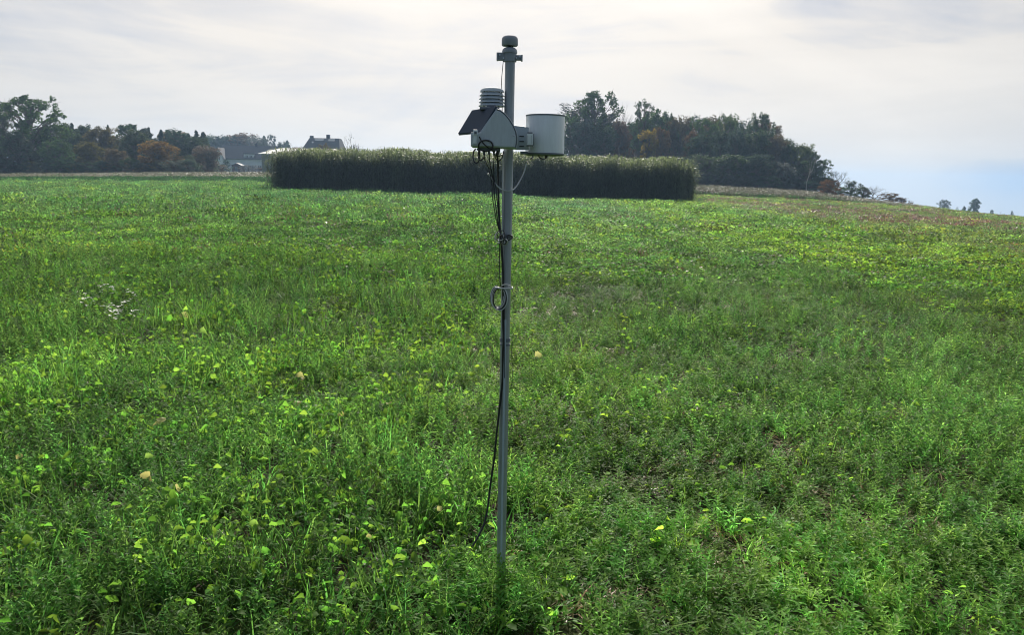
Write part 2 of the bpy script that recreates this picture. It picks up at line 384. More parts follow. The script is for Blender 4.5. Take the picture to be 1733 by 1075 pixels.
# bracket from housing to gauge
hs = MB(); pl_ = prof_pts([(536, 714), (640, 728), (640, 886), (545, 884)], 0)
hs.prism([Vector((p.x, D - PR - .012, p.z)) for p in pl_], (0, .016, 0))
br = part(hs, 'gauge_bracket', M['grey'], bevel=.002)
hs = MB()
for v in (790, 826, 860): 
    p0, p1 = prof_pts([(574, v), (606, v + 2)], 0); c_ = (p0 + p1) / 2; hs.box((c_.x, D - PR - .0125, c_.z), ((p1 - p0).length, .002, .004))
part(hs, 'slot', M['black'], br)
# rain gauge
gc = S(921.6, 259.5, .03); gr = 32.4 * MM * (D + .03) / D; GH = S(921, 195.5, .03).z - gc.z
hs = MB(); hs.lathe(gc, [(gr, 0), (gr, GH - .003), (gr - .0015, GH), (gr - .004, GH), (gr - .005, GH - .02), (.012, GH - .085), (.0005, GH - .085)], 64)
gauge = part(hs, 'rain_gauge', M['white'], auto=R(40))
hs = MB(); hs.lathe(gc, [(gr - .001, GH - .0035), (gr + .0012, GH - .0035), (gr + .0012, GH + .0012), (gr - .003, GH + .0012)], 64, True)
part(hs, 'gauge_rim', M['dark'], gauge)
hs = MB(); hs.lathe(gc, [(.0005, -.009), (gr * .9, -.009), (gr + .0022, -.006), (gr + .0022, -.0005), (.0005, -.0005)], 64)
hs.box((S(886.5, 257, 0).x, D - .01, gc.z - .001), (.028, .06, .010))
part(hs, 'gauge_base', M['dark'], gauge, auto=R(40))
gy = gc.y - gr * .93
hs = MB(); q = Vector((S(896.5, 236, 0).x, D - .055, S(896.5, 236, -.05).z)); hs.box(q, (.025, .032, .044))
gb = part(hs, 'latch_box', M['white'], gauge, bevel=.002)
hs = MB(); hs.box(q + Vector((-.001, -.001, .0245)), (.020, .030, .004)); hs.box(q + Vector((0, -.001, -.0235)), (.026, .030, .003)); hs.box(q + Vector((.0138, -.001, 0)), (.003, .030, .042))
part(hs, 'latch_edge', M['dark'], gb)
hs = MB()
for x_ in (893.2, 899.6): hs.tube([S(x_, 229, -.075) , S(x_, 243, -.075)], .0012, 5)
part(hs, 'latch_rib', M['dirtywhite'], gb)
hs = MB(); 
def arc(cx, cy, rx, ry, a0, a1, dy, n=14, twist=0.0): return [S(cx + rx * math.cos(R(a0 + (a1 - a0) * i / (n - 1))), cy - ry * math.sin(R(a0 + (a1 - a0) * i / (n - 1))), dy + twist * math.sin(i * .9)) for i in range(n)]
hs.tube(arc(897, 260, 5, 9, 270, 350, .01, 6), .0018, 6); hs.tube(arc(919, 262, 7.5, 7, 175, 365, .0), .0024, 6)
hs.tube([S(924, 260, 0), S(924.5, 267, 0)], .005, 8)
part(hs, 'gauge_lead', M['black'], gauge)
# cables
def cable(name, pts, rad, mat, n=6, par=ws):
    """pts smoothed with a Catmull-Rom pass"""
    pts = [Vector(p) for p in pts]; out = []
    for i in range(len(pts) - 1):
        p0, p1, p2, p3 = pts[max(i - 1, 0)], pts[i], pts[i + 1], pts[min(i + 2, len(pts) - 1)]
        for k in range(5):
            u = k / 5; out.append(.5 * ((2 * p1) + (p2 - p0) * u + (2 * p0 - 5 * p1 + 4 * p2 - p3) * u * u + (3 * p1 - p0 - 3 * p2 + p3) * u ** 3))
    out.append(pts[-1]); b_ = MB(); b_.tube(out, rad, n); return part(b_, name, mat, par)
cable('wire_end', [S(827, 296, -.032), S(826, 293.5, -.034)], .0034, M['steel'])
cable('sensor_cable', [S(851.7, 103, -.01), S(850.3, 118, -.012), S(848.8, 138, -.012), S(849.8, 165, .01), S(849.9, 195, .02)], .0014, M['black'])
# coils in front of the housing
cable('cable_coil', arc(822, 246.5, 12, 9.3, 0, 380, HF - .012, 16, .003), .0031, M['black'])
cable('cable_coil', arc(806, 264, 5.5, 12, 100, 440, HF + .02, 14, .004), .0028, M['black'])
cable('cable_coil', [S(811, 231, HF - .012), S(816, 240, HF - .014), S(824, 248, HF - .012), S(833, 254, HF + .0), S(838, 262, HF + .03), S(845, 264, HF + .05), S(853, 259, 0)], .0026, M['black'])
cable('cable_coil', [S(812, 252, HF - .01), S(809, 262, HF), S(812, 271, HF), S(818, 268, HF + .02), S(821, 256, HF + .04)], .0022, M['black'])
cable('cable_coil', [S(842, 255, HF + .04), S(838, 266, HF + .05), S(844, 272, HF + .06), S(850, 266, HF + .05), S(852, 256, HF + .07)], .0022, M['black'])
for k, (x0, x1) in enumerate(((821, 826), (829, 831), (837, 834))):
    cable('hanging_lead', [S(x0, 256, HF + .05), S(x0 - 1, 268, HF + .05), S(x1 + 1, 285 + 6 * k, -.05), S(832 + 3.5 * k, 308 + 4 * k, -.035), S(834 + 3.5 * k, 338, -.032), S(841.5 + 1.6 * k, 378, -.03), S(846 + k * .6, 394, -.028)], .0020 + .0004 * (k == 1), M['black'])
fr = -PR - .004
cable('main_cable', [S(841, 258, HF + .06), S(842.5, 275, -.04), S(843.2, 300, -.02), S(843.8, 340, -.02), S(845.3, 375, -.022), S(847.5, 395, -.03)], .0042, M['black'], 8)
cable('main_cable', [S(847.5, 393, -.03), S(849.5, 430, -.022), S(851.5, 470, -.02), S(851.3, 510, -.02), S(851.5, 550, -.018), S(852.3, 575, -.022), S(851, 600, -.02), S(850.5, 640, -.018), S(846.5, 680, -.02), S(841.0, 730, -.025),
      S(836.5, 775, -.03), S(829.5, 825, -.035), S(826, 855, -.045), S(820, 885, -.06), S(811, 905, -.08), S(800, 925, -.10)], .0043, M['black'], 8)
cable('side_cable', [S(846, 396, -.02), S(845.5, 440, -.01), S(846.5, 480, -.012), S(852.5, 500, -.02), S(853.5, 560, -.022), S(853.7, 640, -.022)], .002, M['black'])
cable('grey_hose', [S(891, 276, .0), S(887.5, 290, .0), S(880, 306, .0), S(871, 319, -.012), S(862, 323, -.028), S(853, 322, -.026), S(843, 316, -.03), S(833, 303, -.03), S(827.5, 295, -.03)], .0026, M['hose'])
cable('grey_hose', [S(851.2, 262, -.012), S(850.8, 300, -.014), S(850.6, 350, -.014), S(850.2, 392, -.014)], .003, M['hose'])
# junction of clamps and wires at eye height
jm = MB(); jc = S(849.5, 402, -.03)
jm.box(jc + Vector((.006, .0, 0)), (.030, .022, .030)); 
jx = part(jm, 'junction_clamp', M['dark'], bevel=.003)
for k in range(7):
    cx_, cy_ = 846 + (k * 37 % 11), 396 + (k * 53 % 14)
    cable('wire_loop', arc(cx_ - 1, cy_, 4.0 + k % 4, 5 + (k * 7) % 5, 40 * k, 40 * k + 320, -.045 - .002 * k, 10, .006), .0018, M['steel'] if k % 2 else M['black'], par=ws)
cable('wire_loop', arc(843, 402, 5.5, 9, 60, 300, -.035, 10, .003), .0016, M['hose'])
cable('pipe_clip', [S(851, 401, -.028), S(862, 398, -.032), S(867, 402, -.018), S(862, 406, -.032), S(851, 409, -.03)], .0026, M['black'])
# spare cable coil tied below
for k in range(7):
    cable('spare_coil', arc(842.5 + 1.3 * (k % 4), 503 + (k * 5) % 4, 9.5 + k * .7, 17 + k * .6, 65 + 8 * k, 65 + 8 * k + 300, -.035 - .003 * k, 16, .004), .0022 + .0003 * (k % 2), M['black'] if k % 2 else M['hose'])
cable('coil_strap', [S(838, 487, -.055), S(848, 488, -.06), S(860, 488.5, -.04), S(866, 488.5, -.02), S(867, 486, 0)], .0032, M['hose'])
cable('coil_strap', [S(849, 483, -.05), S(856, 481.5, -.035), S(863, 483.5, -.03), S(866, 487, -.02)], .0022, M['steel'])
cable('loose_tie', [S(866, 489, -.02), S(868.5, 495, -.02), S(872, 503, -.02)], .0011, M['black'])
cable('loose_tie', [S(866, 575, -.02), S(868, 582, -.02), S(866, 592, -.015), S(867, 640, -.015), S(865, 655, -.015)], .0011, M['black'])

# ---------------------------------------------------------------- plants: prototypes
protocols = {}
def strip(mb, pts, wid, side, tint):
    k = len(pts); vs = []
    for p, w_ in zip(pts[:-1], wid[:-1]): vs += [p - side * w_, p + side * w_]
    vs.append(pts[-1]); fs = [(2 * i, 2 * i + 1, 2 * i + 3, 2 * i + 2) for i in range(k - 2)] + [(2 * (k - 2), 2 * (k - 2) + 1, 2 * (k - 1))]
    mb.add(vs, fs, tint)
def blade(mb, b0, az, L, lean, wd, r, nseg=4, bend=1.0):
    d = Vector((math.cos(az), math.sin(az), 0)); side = Vector((-d.y, d.x, 0)); p = Vector(b0); pts = [p.copy()]; a = lean
    for i in range(nseg):
        p = p + (d * math.sin(a) + Vector((0, 0, math.cos(a)))) * (L / nseg); pts.append(p.copy()); a += bend * r.uniform(.08, .45)
    strip(mb, pts, [wd * .8] + [wd * (1 - .22 * i) for i in range(nseg)], side, r.uniform(.6, 1.35))
def leaf(mb, b0, d, nrm_, L, W, tint, fold=.25, droop=.25, lobes=False):
    """ovate leaf, two columns of quads folded along the midrib"""
    d = d.normalized(); s_ = d.cross(nrm_).normalized(); n_ = s_.cross(d).normalized()
    ts = [0, .12, .25, .38, .5, .63, .76, .88, 1]; ws_ = [.05, .45, .78, .95, 1, .95, .80, .52, .08]
    if lobes: ws_ = [.06, .22, .48, .62, .92, .85, 1.0, .7, .2]
    vs = []; ws_ = [w_ * random.uniform(.72, 1.2) for w_ in ws_]; kink = random.uniform(-.18, .18)
    for t_, w_ in zip(ts, ws_):
        c_ = b0 + d * (L * t_) + s_ * (L * kink * t_ * t_) + n_ * (L * .03 * math.sin(t_ * 9 + kink * 20)) - Vector((0, 0, 1)) * (droop * L * t_ * t_); hw = W * .5 * w_
        vs += [c_ - s_ * hw + n_ * hw * fold * 2, c_, c_ + s_ * hw + n_ * hw * fold * 2]
    fs = []
    for i in range(8): fs += [(3 * i, 3 * i + 1, 3 * i + 4, 3 * i + 3), (3 * i + 1, 3 * i + 2, 3 * i + 5, 3 * i + 4)]
    mb.add(vs, fs, tint, True)
def rdir(r, zlo=-.2, zhi=.9):
    a = r.uniform(0, 2 * math.pi); z = r.uniform(zlo, zhi); q = math.sqrt(max(0, 1 - z * z)); return Vector((q * math.cos(a), q * math.sin(a), z))
pcol = {}
def proto(coll, mb, mat):
    if coll not in pcol: pcol[coll] = bpy.data.collections.new(coll)
    o = mb.build(coll + '_%02d' % len(pcol[coll].objects), mat, link=False); pcol[coll].objects.link(o)
r = random.Random(3)
for k in range(7):                                     # grass tufts, 0..6
    mb = MB()
    for i in range(r.randint(8, 13)):
        a = r.uniform(0, 6.283); q = r.uniform(0, .03)
        blade(mb, (math.cos(a) * q, math.sin(a) * q, 0), a + r.uniform(-.8, .8), r.uniform(.09, .26), r.uniform(.05, .5), r.uniform(.0022, .0042), r, 4, 1.1)
    proto('near', mb, M['grass'])
for k in range(7):                                     # leafy stems with narrow leaves, 7..13
    mb = MB()
    for i in range(r.randint(2, 4)):
        a = r.uniform(0, 6.283); p = Vector((math.cos(a) * .025, math.sin(a) * .025, 0)); H_ = r.uniform(.13, .29); dd = Vector((math.cos(a) * .35, math.sin(a) * .35, 1)).normalized()
        stemv = r.uniform(.7, 1.1); pts = [p + dd * H_ * f for f in (0, .5, 1)]; strip(mb, pts, [.0016, .0013, .001], Vector((-dd.y, dd.x, 0)).normalized(), stemv)
        nl = int(H_ * 85)
        for j in range(nl):
            f = .15 + .85 * j / nl; az = j * 2.4 + r.uniform(-.3, .3); el = r.uniform(.3, 1.1)
            ld = Vector((math.cos(az) * math.cos(el), math.sin(az) * math.cos(el), math.sin(el))); L = r.uniform(.030, .060) * (1.15 - .45 * f)
            b0 = p + dd * H_ * f; sd = ld.cross(Vector((0, 0, 1))).normalized(); w_ = r.uniform(.0034, .0072)
            m1 = b0 + ld * L * .5; tip = b0 + ld * L - Vector((0, 0, .2 * L))
            mb.add([b0, m1 - sd * w_, tip, m1 + sd * w_], [(0, 1, 2, 3)], r.uniform(.6, 1.4))
    proto('near', mb, M['herb'])
for k in range(6):                                     # broad leaved plants, 14..19
    mb = MB(); nl = r.randint(5, 9)
    for i in range(nl):
        a = i * 6.283 / nl + r.uniform(-.5, .5); hgt = r.uniform(.07, .20); out = r.uniform(.02, .09)
        tip = Vector((math.cos(a) * out, math.sin(a) * out, hgt)); strip(mb, [Vector((0, 0, 0)), tip * .5 + Vector((0, 0, .02)), tip], [.0022, .002, .0016], Vector((-math.sin(a), math.cos(a), 0)), .9)
        el = r.uniform(-.1, .9); L = r.uniform(.028, .058)
        leaf(mb, tip, Vector((math.cos(a) * math.cos(el), math.sin(a) * math.cos(el), math.sin(el))), rdir(r, .0, 1), L, L * r.uniform(.5, .95), r.uniform(.7, 1.35), r.uniform(.05, .3), r.uniform(.1, .6), k % 2 == 0)
    proto('near', mb, M['broad'])
for k in range(4):                                     # low small-leaved ground cover, 20..23
    mb = MB()
    for i in range(34):
        a = r.uniform(0, 6.283); q = r.uniform(0, .09); b0 = Vector((math.cos(a) * q, math.sin(a) * q, r.uniform(.015, .085)))
        d = rdir(r, -.1, .6); L = r.uniform(.012, .028); sd = d.cross(Vector((0, 0, 1))).normalized(); w_ = L * r.uniform(.22, .42); up = Vector((0, 0, 1))
        mb.add([b0, b0 + d * L * .5 - sd * w_ , b0 + d * L, b0 + d * L * .5 + sd * w_], [(0, 1, 2, 3)], r.uniform(.55, 1.4))
    proto('near', mb, M['herb'])
for k in range(3):                                     # dead straw and shrivelled leaves, 24..26
    mb = MB()
    for i in range(16):
        a = r.uniform(0, 6.283); q = r.uniform(0, .07)
        blade(mb, (math.cos(a) * q, math.sin(a) * q, r.uniform(0, .03)), r.uniform(0, 6.283), r.uniform(.05, .16), r.uniform(.7, 1.5), r.uniform(.0015, .004), r, 3, 1.0)
    proto('near', mb, M['dead'])
# mid / far patches (blades and leaves coarse enough to be seen there)
def patch(coll, mat, nbl, nlf, rad, hlo, hhi, bw, lsz, rr_):
    mb = MB()
    for i in range(nbl):
        a = rr_.uniform(0, 6.283); q = rad * math.sqrt(rr_.random())
        blade(mb, (math.cos(a) * q, math.sin(a) * q, -.02), rr_.uniform(0, 6.283), rr_.uniform(hlo, hhi), rr_.uniform(.05, .45), bw * rr_.uniform(.6, 1.2), rr_, 3, 1.0)
    for i in range(nlf):
        a = rr_.uniform(0, 6.283); q = rad * math.sqrt(rr_.random()); b0 = Vector((math.cos(a) * q, math.sin(a) * q, rr_.uniform(.3, .95) * hhi * .8))
        d = rdir(rr_, -.2, .8); L = lsz * rr_.uniform(.6, 1.3); sd = d.cross(rdir(rr_, .3, 1)).normalized(); w_ = L * rr_.uniform(.2, .36)
        mb.add([b0, b0 + d * L * .45 - sd * w_, b0 + d * L, b0 + d * L * .45 + sd * w_], [(0, 1, 2, 3)], rr_.uniform(.55, 1.45))
    proto(coll, mb, mat)
for k in range(4): patch('mid', M['grass'], 60, 20, .30, .10, .26, .006, .05, r)      # 0..3 grass
for k in range(4): patch('mid', M['herb'], 22, 90, .30, .08, .22, .005, .055, r)      # 4..7 herbs
for k in range(4): patch('mid', M['broad'], 20, 70, .28, .08, .22, .005, .075, r)      # 8..11 broad leaves
for k in range(2): patch('mid', M['dead'], 46, 16, .30, .08, .24, .006, .06, r)       # 12..13 dry
for k in range(4): patch('tall', M['dead'], 90, 25, .5, .35, .85, .010, .10, r)       # dry verge grass
for k in range(2): patch('tall', M['grass'], 80, 60, .5, .25, .6, .012, .12, r)       # green verge grass

def scatter(name, coll, pts, idx, rot, scl, tint):
    n_ = len(pts); me = bpy.data.meshes.new(name); me.vertices.add(n_); me.vertices.foreach_set('co', np.asarray(pts, np.float32).ravel())
    for nm, ty, dat, key in (('idx', 'INT', idx, 'value'), ('rot', 'FLOAT_VECTOR', rot, 'vector'), ('scl', 'FLOAT_VECTOR', scl, 'vector'), ('tint', 'FLOAT_COLOR', tint, 'color')):
        at = me.attributes.new(nm, ty, 'POINT'); at.data.foreach_set(key, np.asarray(dat, np.int32 if ty == 'INT' else np.float32).ravel())
    o = bpy.data.objects.new(name, me); COL.objects.link(o)
    g = bpy.data.node_groups.new(name + '_scatter', 'GeometryNodeTree')
    g.interface.new_socket('Geometry', in_out='INPUT', socket_type='NodeSocketGeometry'); g.interface.new_socket('Geometry', in_out='OUTPUT', socket_type='NodeSocketGeometry')
    gi = g.nodes.new('NodeGroupInput'); go = g.nodes.new('NodeGroupOutput'); ip = g.nodes.new('GeometryNodeInstanceOnPoints'); ci = g.nodes.new('GeometryNodeCollectionInfo')
    ci.inputs['Collection'].default_value = pcol[coll]; ci.inputs['Separate Children'].default_value = True; ci.inputs['Reset Children'].default_value = True
    def na_(nm, ty): q = g.nodes.new('GeometryNodeInputNamedAttribute'); q.data_type = ty; q.inputs['Name'].default_value = nm; return [s for s in q.outputs if s.enabled][0] if False else q.outputs[0]
    L_ = g.links; L_.new(gi.outputs[0], ip.inputs['Points']); L_.new(ci.outputs[0], ip.inputs['Instance']); ip.inputs['Pick Instance'].default_value = True
    L_.new(na_('idx', 'INT'), ip.inputs['Instance Index']); L_.new(na_('rot', 'FLOAT_VECTOR'), ip.inputs['Rotation']); L_.new(na_('scl', 'FLOAT_VECTOR'), ip.inputs['Scale'])
    L_.new(ip.outputs[0], go.inputs[0])
    md = o.modifiers.new('scatter', 'NODES'); md.node_group = g
    return o
# smooth 2-D value noise in numpy
_g = rng.random((256, 256))
def vnoise(x, y, s, off=0):
    x = x * s + 37.2 + off; y = y * s + 11.9 + off * 1.7; xi = np.floor(x).astype(int); yi = np.floor(y).astype(int); fx = x - xi; fy = y - yi
    fx = fx * fx * (3 - 2 * fx); fy = fy * fy * (3 - 2 * fy); a = _g[xi % 256, yi % 256]; b_ = _g[(xi + 1) % 256, yi % 256]; c_ = _g[xi % 256, (yi + 1) % 256]; d_ = _g[(xi + 1) % 256, (yi + 1) % 256]
    return (a * (1 - fx) + b_ * fx) * (1 - fy) + (c_ * (1 - fx) + d_ * fx) * fy
def fnoise(x, y, s, off=0): return .6 * vnoise(x, y, s, off) + .4 * vnoise(x, y, s * 2.3, off + 5)
def wedge(n_, y0, y1, half=0.86, pad=.8):
    """points in the sector before the camera, uniform per area"""
    yy = np.sqrt(rng.random(n_) * (y1 ** 2 - y0 ** 2) + y0 ** 2); xx = (rng.random(n_) * 2 - 1) * (half * yy + pad); return xx, yy
def zones(x, y):
    """weights for the sown strips, which run away from the camera"""
    wob = (vnoise(x * 0, y, .12) - .5) * .9 + (vnoise(x, y, .6, 3) - .5) * .8; xs = x + wob
    sm = lambda a, b_: np.clip((xs - a) / (b_ - a), 0, 1)
    left = 1 - sm(-.3, .5); blue = sm(1.2, 2.4) * (1 - sm(5.2, 6.4)); bright = sm(5.8, 6.8) * (1 - sm(12.0, 14.5)); far_ = sm(12, 14.5)
    return left, blue, bright, far_
def tints(x, y, n_):
    left, blue, bright, far_ = zones(x, y)
    c = np.ones((n_, 3)); big = fnoise(x, y, .22, 9) - .5
    c *= (1 + .25 * left[:, None] * np.array([.12, .05, -.1]))
    c *= (1 - blue[:, None] * np.array([.08, .03, -.02]))
    c *= (1 + bright[:, None] * np.array([.10, .07, .0])); c *= (1 + far_[:, None] * np.array([.25, .0, .0]))
    c *= (1 + .8 * big[:, None] * np.array([.65, .45, .3])); c *= (.62 + .76 * fnoise(x, y, 1.4, 77))[:, None]; c *= rng.uniform(.5, 1.5, (n_, 1)); c[:, 0] *= rng.uniform(.72, 1.25, n_); c *= (1 + .13 * np.sin(x * 4.1 + .5 * np.sin(y * .1)) * np.clip((y - 7) / 8, 0, 1))[:, None]
    ylw = np.exp(-(((x + 10.3) / 2.6) ** 2 + ((y - 16.0) / 1.9) ** 2)) * (rng.random(n_) < .16); c += ylw[:, None] * np.array([2.2, .8, .6])
    c *= 1 + (1 - left)[:, None] * np.array([.34, .20, .12])
    mid_ = np.clip((y - 16) / 25, 0, 1)[:, None]; c *= (1 + mid_ * np.array([.02, .0, .7])); c *= (1.10 - .46 * np.clip((y - 3.5) / 7, 0, 1) + .10 * np.clip((y - 25) / 30, 0, 1))[:, None]  # distance haze and a lift for the shaded foreground painted into the plant tint
    return np.concatenate([np.clip(c, .05, 5), np.ones((n_, 1))], 1)
def field(name, coll, n_, y0, y1, choose, hs_, label, smin=.75, smax=1.25, keep=None):
    x, y = wedge(n_, y0, y1)
    if keep is not None: kk = keep(x, y); x = x[kk]; y = y[kk]
    n_ = len(x); z = terrain(x, y)
    idx, hfac = choose(x, y, n_); s_ = rng.uniform(smin, smax, n_)
    rot = np.stack([rng.normal(0, .10, n_), rng.normal(0, .10, n_), rng.uniform(0, 6.283, n_)], 1)
    scl = np.stack([s_, s_, s_ * hfac * hs_], 1)
    o = scatter(name, coll, np.stack([x, y, z], 1), idx, rot, scl, tints(x, y, n_)); tag(o, label, 'field plants', kind='stuff'); return o
def hedge_free(x, y): return ~((x > -18.6) & (x < 14.4) & (y > 60.3)) 
def choose_near(x, y, n_):
    left, blue, bright, far_ = zones(x, y); q = rng.random(n_); f1 = fnoise(x, y, 1.1, 2); f2 = fnoise(x, y, 1.6, 21)
    pg = .24 * left + .13 + .18 * left * (y > 5.5) * (x > -4.5); pb_ = (.15 * left + .04 + .30 * bright) * (f1 > .42); pd = (.05 + .16 * (1 - left)) * (f2 > .55); pc = .16 + .12 * (1 - left)
    idx = np.where(q < pg, rng.integers(0, 7, n_), np.where(q < pg + pb_, rng.integers(14, 20, n_), np.where(q < pg + pb_ + pd, rng.integers(24, 27, n_), np.where(q < pg + pb_ + pd + pc, rng.integers(20, 24, n_), rng.integers(7, 14, n_)))))
    hf = (.66 + .34 * left) * (.45 + 1.1 * fnoise(x, y, 1.1, 31)); return idx, hf
def keep_near(x, y): return fnoise(x, y, 6.5, 40) > .29 + rng.uniform(-.07, .10, len(x)) + .03 * (x < 0) * (y < 9)
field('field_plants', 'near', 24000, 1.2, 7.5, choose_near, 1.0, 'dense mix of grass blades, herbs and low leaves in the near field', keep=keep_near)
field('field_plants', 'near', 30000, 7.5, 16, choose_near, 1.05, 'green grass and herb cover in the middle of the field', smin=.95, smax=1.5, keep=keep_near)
nf = 60; fx_ = base.x + rng.normal(0, .07, nf); fy_ = D - .06 - np.abs(rng.normal(0, .09, nf)); fs = rng.uniform(.7, 1.05, nf)
o = scatter('field_plants', 'near', np.stack([fx_, fy_, terrain(fx_, fy_)], 1), rng.integers(7, 14, nf), np.stack([rng.normal(0, .1, nf), rng.normal(0, .1, nf), rng.uniform(0, 6.28, nf)], 1), np.stack([fs, fs, fs * .85], 1), tints(fx_, fy_, nf)); tag(o, 'tuft of grass and herbs hiding the foot of the steel pole', 'field plants', kind='stuff')
def choose_mid(x, y, n_):
    left, blue, bright, far_ = zones(x, y); q = rng.random(n_); f1 = fnoise(x, y, .5, 2); f2 = fnoise(x, y, .16, 21)
    pb_ = (.06 + .34 * bright + .16 * left * (f1 > .55)); brown = np.clip((x - 13) / 6, 0, 1) * np.clip((y - 26) / 8, 0, 1) * (f2 > .46); pd = .05 + .55 * brown
    pg = .45 * left + .28 + .2 * far_
    idx = np.where(q < pd, rng.integers(12, 14, n_), np.where(q < pd + pb_, rng.integers(8, 12, n_), np.where(q < pd + pb_ + pg, rng.integers(0, 4, n_), rng.integers(4, 8, n_))))
    hf = (.8 + .25 * left) * (.6 + .8 * fnoise(x, y, .45, 31)); return idx, hf
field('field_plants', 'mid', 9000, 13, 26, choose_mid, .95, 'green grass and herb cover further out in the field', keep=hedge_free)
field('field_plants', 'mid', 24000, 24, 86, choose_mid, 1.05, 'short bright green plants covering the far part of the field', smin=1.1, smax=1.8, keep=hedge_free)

# verges of tall dry grass
def verge(name, pxs, Y0, Y1, n_, label, hs_, tintc, lo=0, hi=4):
    px = rng.uniform(pxs[0], pxs[1], n_); y = Y0(px) + rng.random(n_) * (Y1(px) - Y0(px)); x = (px - CX) / F * y; z = terrain(x, y)
    idx = rng.integers(lo, hi, n_); s_ = rng.uniform(.8, 1.3, n_); c = np.ones((n_, 3)) * np.array(tintc) * rng.uniform(.7, 1.3, (n_, 1)) * (.7 + .6 * fnoise(x, y, .1, 50))[:, None]
    o = scatter(name, 'tall', np.stack([x, y, z], 1), idx, np.stack([rng.normal(0, .08, n_), rng.normal(0, .08, n_), rng.uniform(0, 6.28, n_)], 1), np.stack([s_, s_, s_ * hs_ * np.clip((1640 - px) / 260, .35, 1)], 1), np.concatenate([c, np.ones((n_, 1))], 1))
    tag(o, label, 'grass', kind='stuff')
cst = lambda v: (lambda p: np.full_like(p, v))
verge('verge_grass', (-420, 470), cst(75.), cst(86.), 6500, 'weeds added and tinted dark for the shaded ditch line at the far left field edge', .8, (.22, .32, .40), 4, 6)  # added row, its dark tint stands in for the shaded line before the pale grass
verge('verge_grass', (-420, 480), cst(86.5), cst(112.), 9000, 'pale dry grass strip in front of the left wood', .7, (.62, .90, .72), 0, 6)
verge('verge_grass', (1160, 1560), cst(78.), lambda p: 110 - (p - 1160) * .04, 6500, 'grey dry grass strip in front of the right wood', .85, (.52, .74, .76), 0, 6)
verge('verge_grass', (1500, 2150), lambda p: 66 - (p - 1480) * .02, lambda p: 80 - (p - 1480) * .02, 1500, 'brownish weeds along the crest on the right', .22, (.55, .62, .5), 0, 6)
def brown(n_, px0, px1, ya, yb, hs_, label, th=.52):
    px = rng.uniform(px0, px1, n_); y = rng.uniform(ya, yb, n_); x = (px - CX) / F * y; k_ = fnoise(x * .35, y, .35, 70) > th; x = x[k_]; y = y[k_]; n_ = len(x)
    c = np.ones((n_, 3)) * np.array((.36, .42, .36)) * rng.uniform(.6, 1.4, (n_, 1)); s_ = rng.uniform(.6, 1.1, n_)
    o = scatter('withered_weeds', 'tall', np.stack([x, y, terrain(x, y)], 1), rng.integers(0, 6, n_), np.stack([rng.normal(0, .08, n_), rng.normal(0, .08, n_), rng.uniform(0, 6.28, n_)], 1), np.stack([s_, s_, s_ * hs_], 1), np.concatenate([c, np.ones((n_, 1))], 1)); tag(o, label, 'weeds', kind='stuff')
brown(1500, 1230, 2000, 34, 62, .38, 'brownish withered weeds on the far right of the field')
brown(260, -200, 330, 48, 66, .4, 'dark withered weed clumps at the far left of the field', .58)

# flowering and yellowed plants picked out in the photograph
def ground_at(px, py, h=.12):
    d = fwd + rgt * ((px - CX) / F) - upv * ((py - CY) / F); lo, hi = 1.0, 90.0
    for _ in range(50):
        mid = (lo + hi) / 2; p = EYE + d * (mid / d.y)
        if p.z > tz(p.x, p.y) + h: lo = mid
        else: hi = mid
    return EYE + d * (lo / d.y)
fl = MB()
for i in range(6):
    c_ = Vector((r.uniform(-.09, .09), r.uniform(-.09, .09), r.uniform(.24, .36)))
    for j in range(4):
        a = j * 1.571 + r.uniform(-.3, .3); el = r.uniform(-.2, .7); d = Vector((math.cos(a) * math.cos(el), math.sin(a) * math.cos(el), math.sin(el))); sd = d.cross(Vector((0, 0, 1))).normalized(); L = r.uniform(.026, .044)
        fl.add([c_, c_ + d * L * .6 - sd * L * .4, c_ + d * L, c_ + d * L * .6 + sd * L * .4], [(0, 1, 2, 3)], r.uniform(.8, 1.1))
st = MB()
for i in range(7): blade(st, (r.uniform(-.02, .02), r.uniform(-.02, .02), 0), r.uniform(0, 6.28), r.uniform(.22, .32), r.uniform(0, .3), .0025, r, 4, .3)
M['stem'] = leafmat('flower_stem', (.06, .11, .03), (.12, .24, .04), mode='obj')
fproto = None
for (px, py) in ((137, 490), (152, 497), (175, 482), (183, 488), (146, 507), (181, 515), (218, 497), (214, 505), (226, 516), (197, 530), (201, 524), (190, 521), (518, 652), (527, 658)):
    g_ = ground_at(px, py, .30); g_.z = tz(g_.x, g_.y)
    if fproto is None:
        e = empty('white_flower_plant', g_); bl = fl.build('blossom', M['petal'], e); stm = st.build('stem', M['stem'], e); fproto = (e, bl, stm)
    else:
        e = fproto[0].copy(); COL.objects.link(e); e.location = g_
        for c_ in fproto[1:]: q = c_.copy(); COL.objects.link(q); q.parent = e
    e.rotation_euler = (0, 0, r.uniform(0, 6.28)); s_ = r.uniform(.6, .95) if px < 500 else .45; e.scale = (s_, s_, s_ * 1.1)
    if px < 500: tag(e, 'small white flowering plant in the cluster of white flowers left in the field', 'flower', 'white flowers on the left side of the field')
    else: tag(e, 'tiny white blossoms just beside a pale yellow leaf in the field', 'flower', 'white blossoms beside the yellow leaf')
